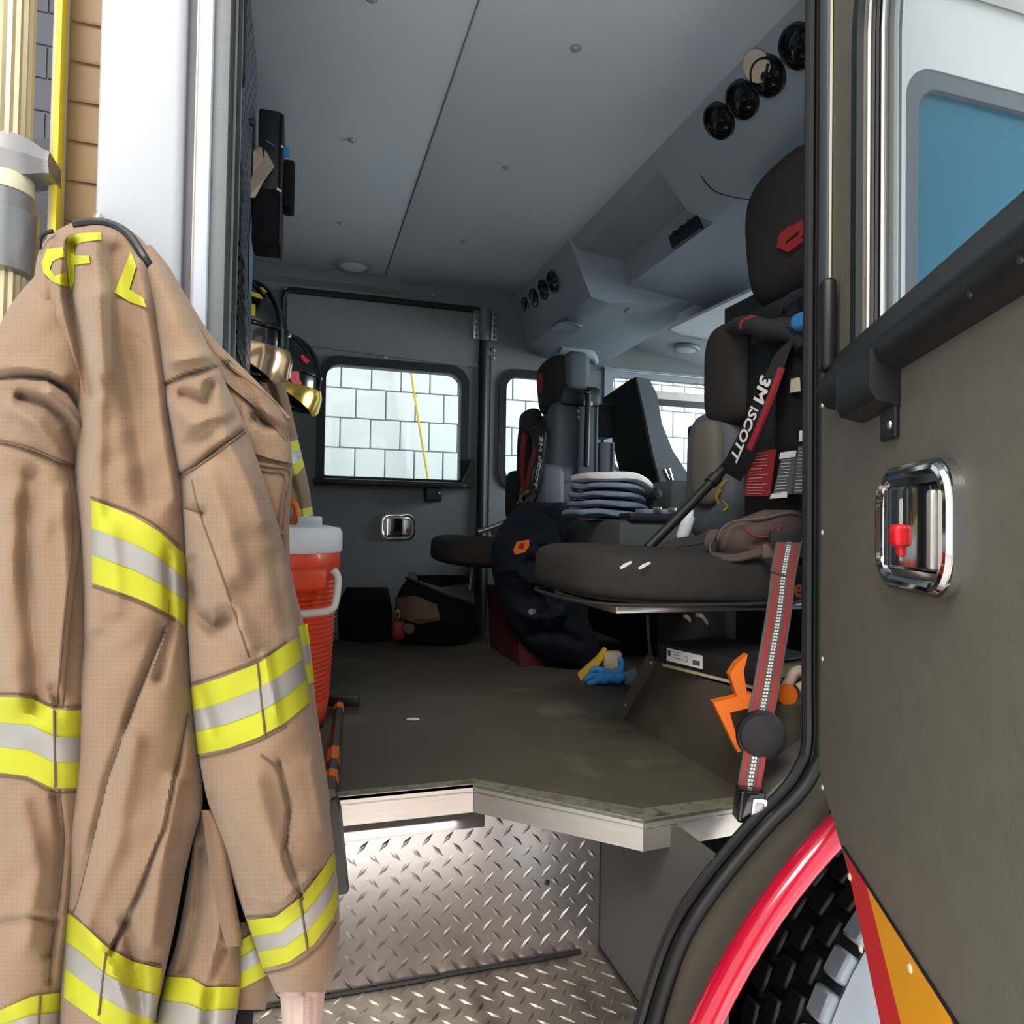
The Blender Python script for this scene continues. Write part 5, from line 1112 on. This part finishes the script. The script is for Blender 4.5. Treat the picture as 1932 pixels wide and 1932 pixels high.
# sleeve on the hand rail side
pA = Piece(DC + .01, [(515, 70, 118, -.01, .02), (570, 22, 140, 0, .045), (640, -15, 157, .005, .055), (720, -32, 167, .008, .06), (800, -42, 169, .008, .062), (880, -45, 146, .008, .058), (950, -45, 160, .008, .06), (1050, -45, 173, .008, .062), (1180, -45, 176, .008, .062), (1330, -45, 173, .008, .062), (1480, -45, 167, .008, .06), (1600, -45, 152, .008, .058), (1720, -45, 139, .008, .056), (1880, -45, 121, .008, .055), (1990, -45, 114, .008, .055)],
           [([(0, 716), (40, 712), (90, 716), (130, 742), (165, 800)], 12, -.016, -1), ([(-20, 690), (60, 694), (120, 710)], 14, .008), ([(40, 750), (90, 765), (130, 800), (148, 860)], 12, -.014), ([(20, 770), (70, 800), (110, 850)], 16, .009), ([(95, 740), (130, 770), (150, 800)], 10, .012),
            ([(0, 838), (60, 852), (142, 886)], 8, -.006), ([(60, 900), (52, 1060), (70, 1250), (72, 1330)], 18, -.010), ([(20, 940), (15, 1150), (25, 1320)], 22, .008), ([(120, 930), (128, 1100), (112, 1300)], 14, .006), ([(100, 1300), (110, 1330)], 10, -.008),
            ([(105, 1500), (118, 1580), (110, 1690), (90, 1800)], 9, -.008), ([(40, 1520), (70, 1640), (50, 1780)], 22, .008), ([(0, 1740), (60, 1732), (108, 1738)], 8, -.006), ([(105, 1750), (95, 1850)], 9, -.006)], wr=.004, seed=2, gain=1.4)
sA = build('sleeve', pA.mesh(80, 4), 'coat_cloth', tc)
# front panel behind the other sleeve, with the collar and pocket flap
pD = Piece(DC + .035, [(462, 235, 285, 0, .01), (500, 250, 318, 0, .02), (560, 270, 352, 0, .028), (640, 290, 402, 0, .032), (690, 300, 455, 0, .034), (740, 320, 505, 0, .036), (790, 340, 540, 0, .038), (840, 350, 549, 0, .038), (880, 360, 552, 0, .038), (950, 380, 548, 0, .036), (1000, 400, 545, 0, .036), (1080, 420, 548, 0, .036), (1170, 440, 572, 0, .038), (1250, 450, 588, 0, .04), (1330, 460, 596, 0, .04), (1500, 480, 622, 0, .04), (1700, 470, 628, 0, .04), (1790, 470, 600, 0, .03)],
           [([(430, 690), (470, 740), (500, 800)], 10, -.016), ([(455, 720), (490, 770), (540, 800)], 8, .008), ([(480, 790), (510, 805)], 8, -.012)], wr=.003, seed=4, gain=1.4)
build('front_panel', pD.mesh(70, 4), 'coat_cloth', tc)
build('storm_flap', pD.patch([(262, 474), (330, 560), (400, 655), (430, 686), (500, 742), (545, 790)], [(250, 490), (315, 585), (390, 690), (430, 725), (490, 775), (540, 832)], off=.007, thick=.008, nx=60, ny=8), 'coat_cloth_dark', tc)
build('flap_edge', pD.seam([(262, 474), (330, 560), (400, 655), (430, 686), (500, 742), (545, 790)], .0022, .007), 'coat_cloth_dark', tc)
build('collar_facing', pD.patch([(455, 760), (500, 800), (545, 828)], [(465, 850), (510, 865), (552, 875)], off=.006, thick=.007, nx=30, ny=8), 'coat_cloth', tc)
pf = build('pocket_flap', pD.patch([(462, 868), (500, 874), (552, 884)], [(475, 985), (505, 1000), (540, 1010)], off=.010, thick=.012, nx=30, ny=10), 'coat_cloth', tc)
build('flap_stitching', pD.seam([(466, 874), (505, 880), (545, 890), (540, 940), (533, 1000)], .0012, .0112), 'thread_dark', pf)
build('flap_stitching', pD.seam([(468, 884), (505, 890), (536, 898), (530, 945), (523, 998)], .0010, .0112), 'thread_dark', pf)
trim_band(pD, [(535, 1190), (575, 1178), (580, 1176)], [(552, 1300), (590, 1288), (593, 1286)], tc)
# sleeve on the door side
pC = Piece(DC - .005, [(470, 262, 288, -.01, .01), (520, 272, 322, 0, .028), (600, 288, 366, .005, .042), (680, 298, 408, .008, .052), (720, 303, 424, .008, .056), (800, 318, 462, .01, .06), (900, 336, 497, .01, .064), (1000, 346, 528, .01, .066), (1100, 350, 550, .01, .066), (1200, 354, 566, .01, .068), (1300, 360, 584, .01, .068), (1400, 370, 600, .01, .068), (1500, 388, 618, .01, .068), (1600, 420, 631, .01, .066), (1700, 452, 640, .01, .064), (1770, 476, 641, .01, .062), (1830, 500, 632, .01, .058), (1872, 520, 616, .005, .05)],
           [([(304, 728), (350, 706), (410, 690)], 9, -.009, 1), ([(330, 680), (380, 672), (405, 668)], 12, .008), ([(345, 745), (390, 760), (398, 730)], 12, -.012), ([(318, 760), (360, 800), (420, 790)], 16, .010), ([(355, 840), (400, 800), (440, 790)], 12, -.006),
            ([(338, 898), (370, 880), (420, 842), (462, 812)], 7, -.009, -1), ([(430, 830), (470, 900), (500, 980)], 18, .010), ([(390, 900), (420, 980), (450, 1080)], 22, .008), ([(345, 905), (352, 955), (382, 968)], 9, -.014),
            ([(352, 1110), (372, 1160), (405, 1185), (425, 1168)], 17, -.030), ([(362, 1060), (368, 1120)], 12, -.016), ([(400, 1060), (430, 1140), (470, 1220)], 22, .010), ([(520, 1050), (545, 1180)], 14, -.006),
            ([(375, 1290), (400, 1380)], 10, -.010), ([(500, 1240), (520, 1350)], 12, .006), ([(400, 1510), (430, 1600), (470, 1700)], 14, -.016), ([(480, 1480), (510, 1590), (540, 1690)], 26, .010), ([(530, 1440), (550, 1520), (542, 1600), (570, 1690)], 7, -.006, 1), ([(590, 1440), (612, 1560)], 12, .006), ([(470, 1690), (530, 1700), (580, 1660)], 12, .008)], wr=.0035, seed=3, gain=1.4)
sC = build('sleeve', pC.mesh(92, 4), 'coat_cloth', tc)
# lower skirt piece, strap and knit wristlet
pF = Piece(DC + .02, [(1535, 378, 398, 0, .01), (1570, 368, 415, 0, .02), (1640, 358, 430, 0, .03), (1720, 345, 444, 0, .035), (1790, 330, 456, 0, .04), (1860, 306, 456, 0, .042), (1940, 285, 442, 0, .042), (1990, 275, 430, 0, .042)],
           [([(375, 1600), (372, 1720), (345, 1830)], 10, -.010), ([(405, 1640), (415, 1740), (400, 1850)], 14, .010), ([(420, 1790), (398, 1860), (388, 1940)], 10, -.010)], wr=.003, seed=6, gain=1.4)
build('skirt_panel', pF.mesh(48, 4), 'coat_cloth', tc)
trim_band(pF, [(310, 1842), (360, 1846), (388, 1862), (452, 1862)], [(288, 1975), (350, 1985), (380, 1992), (436, 1985)], tc)
pE = Piece(DC - .02, [(1528, 380, 396, 0, .006), (1560, 384, 418, 0, .010), (1600, 390, 428, .004, .012), (1660, 398, 438, .008, .012), (1720, 410, 448, .010, .012), (1765, 420, 457, .010, .012), (1786, 428, 458, .010, .010)], [([(392, 1550), (400, 1640), (425, 1770)], 5, -.004)], wr=.002, seed=8)
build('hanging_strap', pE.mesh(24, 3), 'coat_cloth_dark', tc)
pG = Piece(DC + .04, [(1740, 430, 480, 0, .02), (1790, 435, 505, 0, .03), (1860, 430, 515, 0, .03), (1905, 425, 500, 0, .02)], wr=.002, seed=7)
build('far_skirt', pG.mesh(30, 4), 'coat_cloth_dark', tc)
trim_band(pG, [(440, 1785), (470, 1765), (495, 1750)], [(440, 1872), (470, 1858), (508, 1838)], tc)
pH = Piece(DC + .005, [(1830, 518, 622, 0, .03), (1862, 526, 614, 0, .038), (1900, 531, 610, 0, .04), (1950, 533, 605, 0, .04), (2000, 534, 600, 0, .04)], [([(545, 1880), (550, 1980)], 5, -.004), ([(570, 1880), (572, 1980)], 5, .003), ([(592, 1880), (590, 1980)], 5, -.003)], wr=.001, seed=5)
build('wristlet', pH.mesh(40, 4), 'knit', tc)
pI = Piece(DC + .055, [(1470, 330, 420, 0, .01), (1600, 280, 470, 0, .012), (1800, 240, 490, 0, .012), (1990, 220, 470, 0, .012)], wr=0, seed=5)
build('gap_shade_sheet', pI.mesh(30, 10), 'bag_black', tc)  # black sheet added to paint the shadow gap between back and skirt
# trim
trim_band(pB, [(172, 944), (200, 953), (250, 973), (300, 1003), (338, 1038), (353, 1046)], [(174, 1100), (220, 1115), (262, 1130), (300, 1148), (330, 1164), (353, 1188)], tc)
trim_band(pB, [(126, 1722), (150, 1738), (200, 1786), (250, 1814), (306, 1828)], [(120, 1882), (170, 1918), (230, 1956), (290, 1975)], tc)
trim_band(pA, [(-44, 1316), (0, 1315), (60, 1318), (100, 1338), (130, 1341), (171, 1338)], [(-44, 1458), (0, 1458), (50, 1464), (100, 1487), (165, 1487)], tc)
trim_band(pA, [(-44, 1925), (0, 1906), (60, 1880), (118, 1872)], [(-44, 2000), (0, 1990), (60, 1985), (112, 1980)], tc)
trim_band(pC, [(358, 1298), (420, 1278), (490, 1250), (540, 1216), (566, 1200)], [(372, 1424), (430, 1412), (490, 1390), (540, 1362), (588, 1322)], tc)
trim_band(pC, [(466, 1736), (520, 1730), (570, 1690), (608, 1642), (631, 1606)], [(496, 1828), (545, 1815), (592, 1782), (628, 1734), (640, 1700)], tc)
# seams and stitching
for pc, ls in ((pB, [[(312, 1186), (262, 1310), (205, 1470), (150, 1690), (134, 1722)], [(354, 1345), (310, 1560), (262, 1680), (208, 1788)], [(322, 1060), (316, 1180)], [(172, 938), (250, 966), (300, 995), (340, 1032)], [(175, 1106), (262, 1137), (330, 1172)], [(128, 1716), (200, 1780), (250, 1808), (304, 1822)]]),
               (pA, [[(0, 714), (40, 710), (90, 714), (130, 740), (166, 798)], [(0, 830), (60, 845), (142, 880)], [(0, 836), (60, 851), (142, 886)], [(128, 905), (136, 1000), (118, 1200), (108, 1330)], [(142, 900), (150, 1000), (130, 1200), (118, 1335)], [(112, 1490), (120, 1580), (112, 1690), (96, 1800), (92, 1870)], [(0, 1308), (60, 1311), (100, 1331), (168, 1331)], [(0, 1464), (50, 1471), (100, 1494), (162, 1494)]]),
               (pC, [[(306, 730), (350, 706), (412, 690)], [(338, 892), (370, 875), (420, 838), (460, 808)], [(340, 899), (372, 882), (422, 845), (463, 814)], [(362, 906), (378, 970), (420, 1090), (470, 1240)], [(350, 958), (382, 970)], [(492, 1424), (520, 1450), (534, 1500), (545, 1560), (530, 1610), (548, 1660), (566, 1694)], [(360, 1290), (420, 1270), (490, 1242), (540, 1208)], [(372, 1430), (430, 1418), (490, 1397), (540, 1369)], [(466, 1729), (520, 1723), (568, 1684), (606, 1636)], [(500, 1836), (548, 1824), (598, 1790), (634, 1740)]])):
    for l_ in ls: build('seam', pc.seam(l_, .0010, .0005), 'thread_dark', tc)
for pc, a in ((pB, (200, 1796, 186, 1915)), (pA, (102, 1340, 104, 1486)), (pC, (486, 1252, 500, 1388)), (pC, (566, 1694, 580, 1790)), (pA, (76, 1876, 70, 1985))):
    build('band_stitching', pc.seam([(a[0], a[1]), (a[2], a[3])], .0011, .0034), 'thread_dark', tc)
# letters sewn on the shoulders
F_ = [(127, 447), (152, 440), (190, 438), (192, 452), (158, 456), (140, 462), (141, 482), (168, 482), (170, 496), (141, 500), (140, 530), (134, 553), (128, 520), (126, 480)]
C_ = [(88, 470), (118, 466), (122, 484), (108, 488), (98, 494), (94, 508), (104, 520), (126, 514), (128, 542), (100, 532), (82, 515), (78, 496)]
L_ = [(247, 474), (257, 502), (244, 546), (270, 562), (276, 580), (246, 570), (216, 552)]
for q in (F_, C_, L_): build('sewn_letter', pB.poly(q, .0028, .004, 6), 'trim_yellow', tc)
build('collar_edge', MB().tube(smooth_path([pB.at(u, v, .004) for u, v in ((142, 424), (170, 420), (200, 421), (228, 432), (250, 452), (272, 486), (284, 505))], 5), .0045, 8), 'black_plastic', tc)
build('hanging_loop', MB().tube(smooth_path([PD(u, v, DC - .01) for u, v in ((100, 436), (85, 440), (76, 450), (74, 470))], 5), .0022, 6), 'black_plastic', tc)
build('coat_hook', MB().tube(smooth_path([PD(180, 425, DC + .0), PD(185, 405, DC + .04), PD(190, 420, DC + .10), PD(195, 440, DC + .2)], 5), .004, 8), 'steel', tc)
